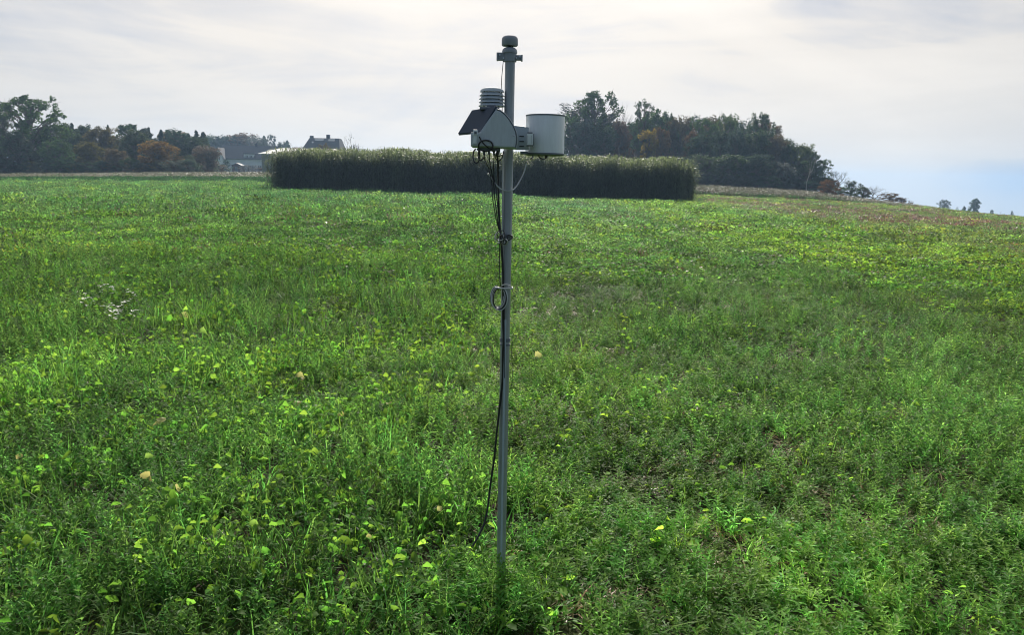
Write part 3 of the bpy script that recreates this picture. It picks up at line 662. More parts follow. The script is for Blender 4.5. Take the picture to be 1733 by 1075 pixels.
yl = [(515, 637, 'pale yellow leaf standing by tiny white blossoms left of the pole'), (501, 686, 'crumpled yellow leaf below the pale one left of the pole'), (245, 772, 'yellow green curled leaf in the left foreground'),
      (253, 803, 'orange tinted withered leaf just below the curled yellow green one'), (298, 826, 'yellow leaf with tan tip above a dark gap at left'), (27, 775, 'small ochre leaf by the left edge of the field'),
      (620, 908, 'small bright yellow leaf low in the foreground grass'), (740, 863, 'small yellow leaf closest to the pole on its left'), (437, 885, 'yellow green rounded leaf in the lower left grass'),
      (270, 715, 'pale tan leaf in the left grass above the curled one'), (660, 686, 'small yellow speck of leaf halfway to the pole'), (582, 702, 'small pale orange leaf right of the crumpled yellow leaf'),
      (905, 601, 'pale yellow leaf just right of the pole'), (318, 535, 'small yellow leaf near the white flowers'), (350, 562, 'yellow leaf left of the middle of the field'), (472, 745, 'wide light green yellow leaf in the left grass')]
for k, (px, py, lb) in enumerate(yl):
    g_ = ground_at(px, py, .20); z0 = tz(g_.x, g_.y); mb = MB(); rr_ = random.Random(k + 50)
    L = 15 * (g_ - EYE).length / F * (1.0 if k not in (5, 6, 7, 10, 11) else .7)
    e = empty('yellow_leaf_plant', (g_.x, g_.y, z0)); hh = g_.z - z0 - L * .2
    a = rr_.uniform(0, 6.28); d = Vector((math.cos(a), math.sin(a), .9))
    leaf(mb, Vector((0, 0, hh)), d, Vector((0, -1, .6)), L * 1.2, L * .9, 1.0, .25, .35, k % 2 == 0)
    if k % 3 == 0: leaf(mb, Vector((0, 0, hh)), Vector((-d.y, d.x, .3)), Vector((0, -1, .6)), L * .8, L * .5, .8, .3, .5)
    o = mb.build('leaf_blade', M['yleaf'], e); o.color = [(1, 1, 1, 1), (1, .97, 1, 1), (.6, 1.0, .5, 1), (1, .93, .9, 1), (1, .8, 1.2, 1)][0 if k in (0, 6, 7, 12, 13) else 2 if k in (2, 8, 14, 15) else 3 if k in (3, 5, 11) else 1]
    mb = MB(); blade(mb, (0, 0, 0), a, hh, .02, .003, rr_, 3, .05); mb.build('stem', M['stem'], e)
    tag(e, lb, 'plant', 'yellowed leaves in the field')

# ---------------------------------------------------------------- tall reed / energy grass block
r = random.Random(11)
for k in range(7):
    mb = MB()
    for i in range(26):
        x_, y_ = r.uniform(-.5, .5), r.uniform(-.5, .5); H_ = r.uniform(2.45, 3.2); ln = r.uniform(0, .10); az = r.uniform(0, 6.283)
        tipp = Vector((x_ + math.cos(az) * ln * H_, y_ + math.sin(az) * ln * H_, H_ * .93)); b0 = Vector((x_, y_, 0)); v_ = r.uniform(.6, 1.2)
        strip(mb, [b0, b0.lerp(tipp, .5), tipp], [.012, .010, .006], Vector((1, 0, 0)), v_)
        for j in range(9):
            f = .12 + .86 * j / 8; q = b0.lerp(tipp, f); a = r.uniform(0, 6.283); L = r.uniform(.45, .8); d = Vector((math.cos(a), math.sin(a), 0)); sd = Vector((-d.y, d.x, 0))
            rise = r.uniform(.12, .34); wv = r.uniform(.015, .028)
            strip(mb, [q, q + d * L * .35 + Vector((0, 0, rise)), q + d * L * .7 + Vector((0, 0, rise * .9)), q + d * L + Vector((0, 0, rise * .1 - .08))], [wv * .6, wv, wv * .8, 0], (sd + Vector((0, 0, r.uniform(-.5, .5)))).normalized(), r.uniform(.6, 1.4))
        if r.random() < .4:                     # plume
            for j in range(4): a = r.uniform(0, 6.28); strip(mb, [tipp, tipp + Vector((math.cos(a) * .04, math.sin(a) * .04, .12)), tipp + Vector((math.cos(a) * .10, math.sin(a) * .10, .24))], [.010, .02, 0], Vector((math.sin(a), -math.cos(a), 0)), 1.25)
    proto('reed', mb, M['reed'])
XL, XR, YF, DEP = -18.6, 14.1, 60.6, 13.0
pts = []; scs = []
yy = YF
while yy < YF + DEP:
    step = .55 if yy < YF + 4 else .8
    xx = XL
    while xx < XR:
        edge = min(1.0, ((XR - xx) / 1.4)); eL = min(1.0, (xx - XL + .6) / 1.0)
        hgt = (.74 + .26 * math.sqrt(max(edge, 0.05))) * (.86 + .14 * eL)
        pts.append((xx + r.uniform(-.2, .2), yy + r.uniform(-.2, .2) + (max(0, 1 - (XR - xx) / 2.2) ** 2) * 1.5))
        scs.append((1.0, hgt * r.uniform(.90, 1.12) * (1 + .05 * math.sin(xx * .8) * math.sin(xx * .31 + 1)))); xx += step
    yy += step
pa = np.array(pts); n_ = len(pa); sa = np.array(scs); z = terrain(pa[:, 0], pa[:, 1])
tn = np.ones((n_, 4)); tn[:, :3] *= rng.uniform(.8, 1.2, (n_, 1))
o = scatter('reed_block', 'reed', np.column_stack([pa, z]), rng.integers(0, 7, n_), np.stack([rng.normal(0, .02, n_), rng.normal(0, .02, n_), rng.uniform(0, 6.28, n_)], 1), np.column_stack([sa[:, 0], sa[:, 0], sa[:, 1]]), tn)
tag(o, 'long dense block of tall dark reed grass standing across the middle of the field', 'tall grass', kind='stuff')

# ---------------------------------------------------------------- trees
def limb(mb, p0, p1, r0_, r1_, rr_, bow=.08, n=5):
    p0 = Vector(p0); p1 = Vector(p1); L = (p1 - p0).length; off = Vector((rr_.uniform(-1, 1), rr_.uniform(-1, 1), rr_.uniform(.0, 1))) * bow * L
    pts = [p0.lerp(p1, f) + off * math.sin(math.pi * f) for f in (0, .33, .66, 1)]; mb.tube(pts, [r0_, r0_ * .7 + r1_ * .3, r0_ * .35 + r1_ * .65, r1_], n, False); return pts
def leafcloud(mb, c, rad, n, sz, rr_, squash=.8):
    vs = []
    for i in range(n):
        d = rdir(rr_, -1, 1); q = rad * (rr_.random() ** .45); p = Vector(c) + Vector((d.x * q, d.y * q, d.z * q * squash))
        a = rdir(rr_, -1, 1); b_ = a.orthogonal().normalized(); s1 = sz * rr_.uniform(.6, 1.3); s2 = s1 * rr_.uniform(.4, .7)
        mb.add([p - a * s1 * .5, p - b_ * s2 * .5, p + a * s1 * .5, p + b_ * s2 * .5], [(0, 1, 2, 3)], .0)
        mb.t[-1] = rr_.uniform(.55, 1.45)
def tree_mesh(kind, seed):
    """10 m tall tree; returns (trunk MB, crown MB, half width)"""
    rr_ = random.Random(seed); tr = MB(); cr = MB()
    if kind == 'conifer':
        tr.tube([(0, 0, -.4), (0, 0, 5), (0, 0, 9.7)], [.22, .14, .03], 6); z_ = 1.2
        while z_ < 9.9:
            rad = (10.4 - z_) * .32 * rr_.uniform(.75, 1.15); nb_ = int(5 + rad * 4)
            for j in range(nb_):
                a = rr_.uniform(0, 6.283); L = rad * rr_.uniform(.6, 1.1); tip = Vector((math.cos(a) * L, math.sin(a) * L, z_ - L * .22))
                tr.tube([(0, 0, z_), tip], [.03, .012], 3, False)
                for f in (.3, .5, .7, .85, 1): leafcloud(cr, Vector((0, 0, z_)).lerp(tip, f), .17 + .03 * (10 - z_), 9, .27, rr_, 1.0)
            z_ += .26
        return tr, cr, 2.4
    if kind == 'bare':
        def grow(p, d, L, rad, dep):
            e_ = p + d * L; pts = limb(tr, p, e_, rad, rad * .6, rr_, .06, 5)
            if dep == 0: return
            for j in range(rr_.randint(2, 4)):
                nd = (d + rdir(rr_, -.5, .7) * .75).normalized(); nd.z += .12; nd.normalize(); grow(e_ if j < 2 else pts[2], nd, L * rr_.uniform(.6, .85), rad * .58, dep - 1)
        grow(Vector((0, 0, -.3)), Vector((.03, 0, 1)), 3.2, .20, 5)
        for i in range(60): leafcloud(cr, (rr_.gauss(0, 1.4), rr_.gauss(0, 1.4), rr_.uniform(4, 9)), .3, 2, .22, rr_)
        return tr, cr, 3.3
    th = {'open': 2.2, 'oak': 2.0, 'tall': 3.0, 'sparse': 3.2, 'shrub': .1, 'skirt': .3}[kind]; W = {'open': 4.3, 'oak': 4.2, 'tall': 2.6, 'sparse': 3.4, 'shrub': 5.0, 'skirt': 3.6}[kind]
    nb_ = {'open': 62, 'oak': 46, 'tall': 36, 'sparse': 34, 'shrub': 40, 'skirt': 54}[kind]; br_ = {'open': .82, 'oak': 1.15, 'tall': .95, 'sparse': .75, 'shrub': 1.3, 'skirt': 1.15}[kind]; nlf = {'open': 100, 'oak': 170, 'tall': 170, 'sparse': 92, 'shrub': 190, 'skirt': 165}[kind]
    lean = Vector((rr_.uniform(-.4, .4), rr_.uniform(-.4, .4), 0)); top_ = Vector((0, 0, 8.6)) + lean
    tr.tube([(0, 0, -.4), lean * .2 + Vector((0, 0, th)), lean * .6 + Vector((0, 0, 5.5)), top_], [.27, .20, .12, .03], 7)
    for i in range(nb_):
        f = (i + .5) / nb_; z_ = th + (9.6 - th) * (f ** .85); e_ = (z_ - th) / (9.9 - th)
        prof = {'open': math.sin(math.pi * min(1, .18 + .78 * e_)) ** .6, 'oak': math.sin(math.pi * min(1, .18 + .80 * e_)) ** .7, 'tall': math.sin(math.pi * min(1, .15 + .8 * e_)) ** .6, 'sparse': math.sin(math.pi * min(1, .2 + .75 * e_)) ** .6, 'shrub': math.cos(e_ * 1.45) ** .5, 'skirt': math.cos(e_ * 1.42) ** .6}[kind]
        a = i * 2.4 + rr_.uniform(-.6, .6); q = W * prof * rr_.uniform(.25, .92)
        c = Vector((math.cos(a) * q, math.sin(a) * q, min(z_, 9.4))) + lean * e_
        b_ = br_ * rr_.uniform(.6, 1.25)
        z0 = max(th * .8, z_ - q * .8 - 1.0) if kind not in ('shrub', 'skirt') else max(.2, z_ * .5)
        limb(tr, lean * (z0 / 9) + Vector((0, 0, z0)), c, .09 if q > 1 else .06, .02, rr_, .10, 4)
        for j in range(3): limb(tr, c.lerp(lean * (z0 / 9) + Vector((0, 0, z0)), .25), c + rdir(rr_, -.3, 1) * b_ * 1.15, .028, .008, rr_, .1, 3)
        nn = 3
        for j in range(nn): 
            cc = c + rdir(rr_, -.6, 1) * b_ * rr_.uniform(.2, .75); leafcloud(cr, cc, b_ * rr_.uniform(.38, .68), int(nlf / nn * b_ / br_), .29, rr_, 1.0)
    return tr, cr, W
TM = {}
for kind, seeds in (('oak', (1, 2, 3)), ('tall', (4, 5, 6)), ('sparse', (7, 8)), ('open', (21, 22, 23)), ('shrub', (9, 10)), ('skirt', (14, 15, 16)), ('conifer', (11, 12)), ('bare', (13, 17))):
    TM[kind] = []
    for s_ in seeds:
        t_, c_, W_ = tree_mesh(kind, s_)
        ca = np.array(c_.v); zt = np.percentile(ca[:, 2], 99.7) if kind != 'bare' else max(v[2] for v in t_.v); hw = np.percentile(np.abs(ca[:, 0]), 98.5) if kind != 'bare' else 3.0
        to = t_.build('trunk', M['bark'], link=False); co = c_.build('crown', M['tree'], link=False)
        TM[kind].append((to, co, float(zt), float(hw)))
GREEN = (.62, .95, .42); DKGREEN = (.42, .66, .38); BLUEG = (.38, .60, .48); RUST = (1.05, .72, .48); BROWN = (1.15, .78, .50); ORANGE = (1.75, 1.05, .40); YELLOW = (2.3, 1.75, .42); OLIVE = (.95, 1.0, .40); GREY = (1.0, 1.0, .85); PALEG = (1.2, 1.55, .75)
cnt = {}
def tree(px, ytop, wpx, Y, kind, col, name, label, cat='tree', group=None, pale=False, sink=0.0, leafs=1.0):
    i = cnt.get(kind, 0); cnt[kind] = i + 1; to, co, H0, hw = TM[kind][i % len(TM[kind])]
    ytop = ytop + 4 * (kind == 'conifer'); tp = P(px, ytop, Y); gz = tz(tp.x, Y) - sink; H = tp.z - gz; sz = H / H0; sx = (wpx / 2 * Y / F) / hw * (1.22 if kind != 'conifer' else 1.65)
    e = empty(name, (tp.x, Y, gz), random.uniform(0, 6.28)); e.scale = (sx, sx, sz)
    for src in (to, co):
        q = src.copy(); COL.objects.link(q); q.parent = e; q.color = (*[c * random.uniform(.88, 1.12) for c in col], 1)
        if pale and src is to: q.data = q.data.copy(); q.data.materials[0] = M['barkpale']
    tag(e, label, cat, group); return e
GL = 'trees of the wood behind the left end of the field'; GR = 'trees of the wood on the right hill'
LW = [  # px, top, width, Y, kind, colour, name, label
 (44, 162, 88, 118, 'open', GREEN, 'broadleaf_tree', 'tall open crowned tree at the far left, highest of the left wood'),
 (0, 182, 66, 122, 'open', GREEN, 'broadleaf_tree', 'loose crowned tree cut by the left edge of the photo'),
 (28, 222, 62, 112, 'skirt', DKGREEN, 'broadleaf_tree', 'dark lower tree under the tall open crowned tree'),
 (-30, 215, 90, 128, 'skirt', BROWN, 'broadleaf_tree', 'brownish tree at the very left edge of the left wood'),
 (78, 214, 60, 124, 'skirt', DKGREEN, 'broadleaf_tree', 'dark green tree right of the tall open crowned tree'),
 (108, 210, 44, 134, 'oak', DKGREEN, 'broadleaf_tree', 'dark green tree left of the small pointed spruce'),
 (121, 205, 17, 140, 'conifer', BLUEG, 'spruce_tree', 'small pointed spruce tip left of the dull rusty tree'),
 (98, 236, 50, 114, 'skirt', GREEN, 'broadleaf_tree', 'mid green rounded tree low in front of the left wood'),
 (138, 213, 34, 138, 'tall', DKGREEN, 'broadleaf_tree', 'narrow dark tree between the spruce tip and dull rusty tree'),
 (153, 212, 34, 142, 'tall', BLUEG, 'broadleaf_tree', 'blue green tree top just left of the dull rusty tree'),
 (176, 216, 56, 130, 'skirt', RUST, 'broadleaf_tree', 'dull rusty tree in the middle of the left wood'),
 (182, 208, 14, 144, 'conifer', BLUEG, 'spruce_tree', 'thin spruce spike rising behind the dull rusty tree'),
 (150, 240, 40, 114, 'skirt', OLIVE, 'broadleaf_tree', 'olive tree low before the left wood with yellowish leaves'),
 (197, 252, 38, 113, 'skirt', BROWN, 'broadleaf_tree', 'yellow brown small tree low before the dull rusty one'),
 (212, 210, 36, 136, 'tall', DKGREEN, 'broadleaf_tree', 'dark tree with ragged top right of the dull rusty tree'),
 (228, 220, 44, 124, 'skirt', DKGREEN, 'broadleaf_tree', 'bushy dark green tree left of the orange brown tree'),
 (251, 212, 17, 146, 'conifer', DKGREEN, 'spruce_tree', 'spruce top above the left side of the orange brown tree'),
 (243, 218, 34, 140, 'tall', BLUEG, 'broadleaf_tree', 'blue green tree behind the orange brown tree'),
 (268, 239, 58, 116, 'skirt', ORANGE, 'broadleaf_tree', 'bright orange brown round tree, most colourful of the left wood'),
 (296, 262, 34, 114, 'shrub', RUST, 'broadleaf_tree', 'low reddish shrub tree at the right foot of the orange brown tree'),
 (272, 216, 18, 148, 'conifer', BLUEG, 'spruce_tree', 'spruce top right behind the orange brown tree'),
 (284, 216, 30, 142, 'conifer', DKGREEN, 'spruce_tree', 'broad dark spruce behind right of the orange brown tree'),
 (303, 220, 40, 140, 'skirt', BLUEG, 'broadleaf_tree', 'dark bluish tree between the orange and yellow brown trees'),
 (318, 222, 22, 150, 'conifer', BLUEG, 'spruce_tree', 'dark spruce left of the tallest pine pair'),
 (332, 217, 19, 152, 'conifer', DKGREEN, 'spruce_tree', 'left one of the tallest pine pair above the brown round tree'),
 (344, 220, 24, 152, 'conifer', BLUEG, 'spruce_tree', 'right one of the tallest pine pair above the brown round tree'),
 (330, 232, 52, 140, 'skirt', DKGREEN, 'broadleaf_tree', 'dark broad tree behind the brown round tree'),
 (350, 247, 42, 128, 'skirt', BROWN, 'broadleaf_tree', 'pale brown round tree standing left of the white gabled house'),
 (319, 262, 34, 122, 'shrub', DKGREEN, 'shrub', 'dark shrub left of the pale brown round tree'),
]
for (px, yt, wd, Y, kind, colr_, nm, lb) in LW: tree(px, yt, wd, Y, kind, colr_, nm, lb, 'tree', GL)
HW = [
 (368, 230, 40, 262, 'skirt', BLUEG, 'dark tree behind the white gable end of the house'), (388, 229, 44, 266, 'oak', DKGREEN, 'broad dark tree behind the left of the house roof'),
 (412, 226, 54, 268, 'skirt', BROWN, 'dull brown rounded tree behind the middle of the house roof'), (436, 231, 40, 264, 'skirt', DKGREEN, 'dark green tree behind the right of the house roof'),
 (447, 226, 14, 270, 'conifer', BLUEG, 'pine spike left behind the pale barn roof'), (460, 228, 16, 270, 'sparse', BLUEG, 'ragged pine top above the pale barn roof'),
 (474, 240, 34, 262, 'skirt', DKGREEN, 'low dark tree behind the pale barn roof'), (486, 234, 15, 272, 'conifer', BLUEG, 'small conical spruce between the barn and the dark roofed house'),
 (500, 248, 34, 240, 'shrub', BROWN, 'low brown bush left of the dark roofed house'), (352, 229, 36, 262, 'oak', DKGREEN, 'dark tree in the gap between pine pair and house')]
for (px, yt, wd, Y, kind, colr_, lb) in HW: tree(px, yt, wd, Y, kind, colr_, 'spruce_tree' if kind == 'conifer' else 'broadleaf_tree', lb, 'tree', 'trees behind the houses')
tree(590, 221, 30, 200, 'bare', GREY, 'bare_tree', 'leafless small tree with forked branches right of the dark roofed house')
tree(597, 246, 20, 196, 'shrub', OLIVE, 'shrub', 'small green bush at the foot of the leafless forked tree', 'shrub')
tree(549, 243, 26, 150, 'shrub', BROWN, 'shrub', 'brownish bush in front of the dark roofed house', 'shrub')
tree(383, 270, 18, 190, 'shrub', DKGREEN, 'shrub', 'round green bush in front of the white gable of the house', 'shrub')
tree(420, 279, 34, 185, 'shrub', BLUEG, 'shrub', 'low dark bush before the white house wall', 'shrub')
tree(440, 284, 22, 183, 'shrub', RUST, 'shrub', 'low reddish bush between the white house and the barn', 'shrub')
tree(372, 279, 26, 186, 'shrub', OLIVE, 'shrub', 'small olive bush left of the red brown shed', 'shrub')
RW = [
 (966, 196, 34, 126, 'sparse', GREEN, 'loosely leaved tree edge just right of the rain gauge'),
 (1012, 155, 76, 130, 'open', GREEN, 'tallest round topped tree at the left end of the right wood'), (1000, 176, 78, 132, 'oak', BLUEG, 'dense blue green tree directly under the tallest round top'),
 (982, 204, 56, 124, 'skirt', BLUEG, 'dark tree at the left foot of the tallest tree'), (1024, 212, 50, 122, 'skirt', BLUEG, 'dark green tree in front of the tallest tree'),
 (1053, 172, 30, 130, 'bare', GREEN, 'thin nearly leafless tree between the tallest tree and the ragged one'), (1055, 205, 44, 124, 'skirt', RUST, 'rusty red tree right below the thin leafless one'),
 (1090, 171, 34, 128, 'sparse', GREEN, 'ragged tree with a small dense head right of the thin leafless one'), (1080, 204, 42, 134, 'oak', DKGREEN, 'dark tree behind the rusty red and yellow trees'),
 (1112, 188, 48, 132, 'tall', GREEN, 'uneven green tree behind the yellow tree'), (1100, 220, 26, 120, 'tall', YELLOW, 'slim yellow autumn tree in the right wood'),
 (1118, 216, 34, 122, 'skirt', BROWN, 'brown tree just right of the slim yellow one'), (1134, 192, 34, 132, 'oak', DKGREEN, 'dark topped tree left of the reddish bare tipped one'),
 (1152, 198, 46, 128, 'skirt', RUST, 'reddish brown tree with bare tips above the end of the reed block'), (1170, 222, 30, 122, 'skirt', BROWN, 'grey brown tree right above the end of the reed block'),
 (1192, 200, 46, 126, 'open', GREEN, 'round green tree in the middle of the right wood'), (1192, 228, 50, 118, 'skirt', BLUEG, 'dark bluish tree below the round green one'),
 (1238, 185, 52, 128, 'bare', OLIVE, 'pale fine twigged tree with thin leaves atop the right wood'), (1236, 194, 50, 130, 'open', GREEN, 'leafy tree mingling with the pale fine twigged one'),
 (1222, 222, 44, 122, 'skirt', DKGREEN, 'dark tree under the pale fine twigged one'), (1252, 220, 50, 118, 'skirt', BLUEG, 'dark tree low between the fine twigged and the tufted trees'),
 (1290, 192, 42, 124, 'open', GREEN, 'tufted tree on the shoulder of the right wood'), (1284, 222, 50, 118, 'skirt', DKGREEN, 'dark tree under the tufted one'),
 (1312, 230, 40, 118, 'skirt', BROWN, 'brownish tree on the falling edge right of the tufted one'), (1335, 243, 34, 116, 'skirt', DKGREEN, 'green tree midway down the falling edge of the right wood'),
 (1356, 244, 34, 115, 'oak', OLIVE, 'olive tree with a rounded head on the falling edge'), (1376, 256, 36, 113, 'sparse', GREEN, 'loose tree near the right end of the wood'),
 (1368, 272, 44, 111, 'skirt', DKGREEN, 'dark tree beneath the loose end tree'), (1394, 270, 26, 112, 'sparse', GREEN, 'slender loose tree last in the dense right wood'), (1396, 300, 30, 110, 'skirt', DKGREEN, 'dark low tree at the right foot of the wood'),
 (1330, 275, 50, 110, 'skirt', BLUEG, 'low dark tree in the front of the falling edge'), (1285, 262, 52, 110, 'skirt', BLUEG, 'low dark tree in front of the tufted one'),
 (1240, 262, 56, 110, 'skirt', DKGREEN, 'low dark tree in front below the fine twigged one'), (1195, 262, 52, 111, 'skirt', GREEN, 'low greenish tree beside the end of the reed block')]
for (px, yt, wd, Y, kind, colr_, lb) in RW: tree(px, yt, wd, Y, kind, colr_, 'bare_tree' if kind == 'bare' else 'broadleaf_tree', lb, 'tree', GR)
tree(1418, 282, 34, 108, 'bare', OLIVE, 'bare_tree', 'small airy pale tree standing apart right of the wood')
tree(1369, 262, 18, 106, 'bare', GREY, 'birch_tree', 'thin pale stemmed young tree before the right end of the wood', pale=True)
for k, (px, yt, wd, lb) in enumerate(((1442, 306, 40, 'dark rounded bush right of the small airy tree'), (1424, 316, 36, 'dark bush at the foot of the small airy tree'), (1462, 316, 36, 'lower bush right of the dark rounded bush'), (1480, 314, 40, 'brushy bush on the hill edge left of the brown bush'), (1506, 327, 34, 'brown bush low on the hill edge'), (1526, 334, 28, 'tiny bush right of the brown bush on the hill edge'), (1404, 304, 36, 'dark bush between the wood and the small airy tree'))):
    tree(px, yt, wd, 104 - k * 1.5, 'shrub' if k not in (3,) else 'bare', DKGREEN if k < 3 else BROWN, 'shrub', lb, 'shrub', 'bushes where the right wood thins out')
for k, (px, yt, lb) in enumerate(((1470, 312, 'bare twiggy sapling above the lower bush'), (1541, 337, 'twiggy sprig at the right end of the bushes'), (1554, 343, 'last tiny sprig of the hill edge bushes'))):
    tree(px, yt, 12 if k else 18, 98, 'bare', BROWN, 'sapling', lb, 'sapling', 'bushes where the right wood thins out')
tree(1600, 338, 17, 250, 'open', DKGREEN, 'broadleaf_tree', 'left one of two small lone trees on the right skyline')
tree(1651, 336, 15, 250, 'skirt', DKGREEN, 'broadleaf_tree', 'right one of two small lone trees on the right skyline')
for k, (px, yt, lb) in enumerate(((1621, 347, 'tiny sapling just right of the left lone tree'), (1632, 346, 'tiny sapling just left of the right lone tree'), (1679, 353, 'tiny bush right of the right lone tree'), (1694, 355, 'second tiny bush right of the right lone tree'), (1713, 357, 'last tiny sprig on the right skyline'))):
    tree(px, yt + (k * 3) % 4, 4 + (k * 2) % 3, 246, ('bare', 'tall', 'skirt', 'bare', 'shrub')[k], DKGREEN, 'sapling', lb, 'sapling', 'tiny saplings on the right skyline')
# rear rows closing the woods
def rear(n_, pxa, pxb, topf, Y0, Y1, cols, lb, gp):
    for i in range(n_):
        px = pxa + (pxb - pxa) * (i + .5) / n_ + random.uniform(-5, 5); Y = random.uniform(Y0, Y1)
        tree(px, topf(px) + random.uniform(-2, 12), random.uniform(44, 60), Y, 'skirt', cols[i % len(cols)], 'broadleaf_tree', lb, 'tree', gp)
rear(13, -160, 345, lambda p: 222, 150, 172, (DKGREEN, BLUEG, BROWN), 'dark tree deep inside the left wood behind its front row', 'rear trees of the left wood')
rear(14, 975, 1368, lambda p: 200 if p < 1100 else 198 + max(0, p - 1290) * .8, 138, 158, (DKGREEN, BLUEG, BROWN), 'dark tree deep inside the right wood behind its front row', 'rear trees of the right wood')
rear(8, 345, 510, lambda p: 238 + max(0, p - 440) * .16, 285, 310, (DKGREEN, BLUEG), 'dark distant tree in the wood far behind the houses', 'rear trees behind the houses')
for k in range(14):                                # undergrowth along the front of both woods
    px = 5 + k * 24; tree(px, 268 + (k * 7) % 9, 44, 111 + (k % 3), 'shrub', (DKGREEN, BLUEG, OLIVE)[k % 3], 'shrub', 'dark undergrowth bush along the foot of the left wood', 'shrub', 'bushes along the foot of the left wood')
for k in range(11):
    px = 1165 + k * 23; tree(px, 288 + k * 1.6 + (k * 5) % 6, 44, 107.5 + (k % 3), 'shrub', (DKGREEN, BLUEG)[k % 2], 'shrub', 'dark undergrowth bush along the foot of the right wood', 'shrub', 'bushes along the foot of the right wood')

# ---------------------------------------------------------------- buildings
def gable_roof(mb, x0, x1, y0, y1, ze, zr, over, th=.18):
    ym = (y0 + y1) / 2
    for s_, ya in ((-1, y0 - over), (1, y1 + over)):
        a = Vector((x0 - over, ya, ze)); b_ = Vector((x1 + over, ya, ze)); c_ = Vector((x1 + over, ym, zr)); d_ = Vector((x0 - over, ym, zr)); mb.prism([a, b_, c_, d_] if s_ < 0 else [b_, a, d_, c_], (0, 0, th))
def window(par, c, w_, h_, frame=M['wall'], name='window'):
    f = MB(); 
    for dx, dz, sx, sz_ in ((-w_ / 2, 0, .1, h_ + .1), (w_ / 2, 0, .1, h_ + .1), (0, h_ / 2, w_ - .1, .1), (0, -h_ / 2, w_ - .1, .1), (0, 0, .06, h_ - .1)): f.box(Vector(c) + Vector((dx, -.04, dz)), (sx, .08, sz_))
    fo = f.build(name, frame, par); g_ = MB(); g_.box(Vector(c) + Vector((0, -.005, 0)), (w_ - .12, .03, h_ - .12)); g_.build('pane', M['glass'], fo); return fo
def gz_of(px, Y): p = P(px, 300, Y); return p.x, tz(p.x, Y)
# white house: long dark roof, white cross gable at left, white dormer
Y = 215; s1 = Y / F
x0, g0 = gz_of(372, Y); x1, _ = gz_of(462, Y); zr = P(400, 247, Y + 4.5).z; ze = P(400, 269, Y).z; W_ = x1 - x0
hb = empty('house', (x0, Y, g0)); tag(hb, 'white house with long dark roof, pointed white gable and dormer behind the bushes', 'house')
mb = MB(); mb.box((W_ / 2, 4.5, (ze - g0) / 2), (W_, 9, ze - g0)); mb.prism([Vector((0, 0, ze - g0)), Vector((0, 9, ze - g0)), Vector((0, 4.5, zr - g0 - .2))], (W_, 0, 0)); mb.build('wall', M['wall'], hb)
mb = MB(); gable_roof(mb, 0, W_, 0, 9, ze - g0 - .05, zr - g0, .5); rf = mb.build('roof', M['roof'], hb)
gz2 = P(374, 251, Y - 1.5).z - g0; gzb = ze - g0
mb = MB(); mb.prism([Vector((-.9, -1.4, 0)), Vector((1.7, -1.4, 0)), Vector((1.7, -1.4, gzb)), Vector((.4, -1.4, gz2)), Vector((-.9, -1.4, gzb))], (0, 1.38, 0)); mb.build('gable', M['wall'], hb)
mb = MB(); 
for s_ in (-1, 1): mb.prism([Vector((.4, -1.7, gz2 + .05)), Vector((.4 + s_ * 1.75, -1.7, gzb - .35)), Vector((.4 + s_ * 1.75, -1.7, gzb - .15)), Vector((.4, -1.7, gz2 + .3))][::s_], (0, 5.5, 0))
mb.build('gable_roof', M['roof'], hb)
window(hb, (.4, -1.42, gzb + .1), .9, 1.1)
dx0 = P(412.5, 265, Y).x - x0; dx1 = P(429, 265, Y).x - x0; dzb = P(420, 270, Y).z - g0; dzt = P(420, 260.5, Y).z - g0
mb = MB(); mb.box(((dx0 + dx1) / 2, 1.2, (dzb + dzt) / 2), (dx1 - dx0, 2.2, dzt - dzb)); dm = mb.build('dormer', M['wall'], hb)
mb = MB(); mb.box(((dx0 + dx1) / 2, 1.4, dzt + .09), (dx1 - dx0 + .3, 3.0, .16)); mb.build('dormer_roof', M['roof'], dm)
window(dm, ((dx0 + dx1) / 2 - .55, .09, (dzb + dzt) / 2), .75, .8); window(dm, ((dx0 + dx1) / 2 + .55, .09, (dzb + dzt) / 2), .75, .8)
for k in range(4): window(hb, (4.2 + k * 2.3, -.01, 1.25), 1.2, 1.15)
mb = MB(); mb.box((W_ * .62, 4.2, zr - g0 + .3), (.6, .6, 1.0)); mb.build('chimney', M['roof'], rf)
# red brown shed
Ys = 195; x0, g0 = gz_of(393, Ys); x1, _ = gz_of(409, Ys); ws_ = x1 - x0; zt = P(401, 276, Ys).z - g0; ze_ = P(401, 280, Ys).z - g0
sd_ = empty('shed', (x0, Ys, g0)); tag(sd_, 'small dark red brown shed in front of the white house', 'shed')
mb = MB(); mb.prism([Vector((0, 0, 0)), Vector((ws_, 0, 0)), Vector((ws_, 0, ze_)), Vector((ws_ / 2, 0, zt - .1)), Vector((0, 0, ze_))], (0, 2.5, 0)); mb.build('wall', M['redwood'], sd_)
mb = MB()
for s_ in (-1, 1): mb.prism([Vector((ws_ / 2, -.2, zt - .08)), Vector((ws_ / 2 + s_ * (ws_ / 2 + .2), -.2, ze_ - .1)), Vector((ws_ / 2 + s_ * (ws_ / 2 + .2), -.2, ze_)), Vector((ws_ / 2, -.2, zt + .04))][::s_], (0, 2.9, 0))
mb.build('roof', M['roof'], sd_)
mb = MB(); mb.box((ws_ / 2, -.03, ze_ * .42), (.8, .05, ze_ * .8)); dr = mb.build('door', M['dark'], sd_)
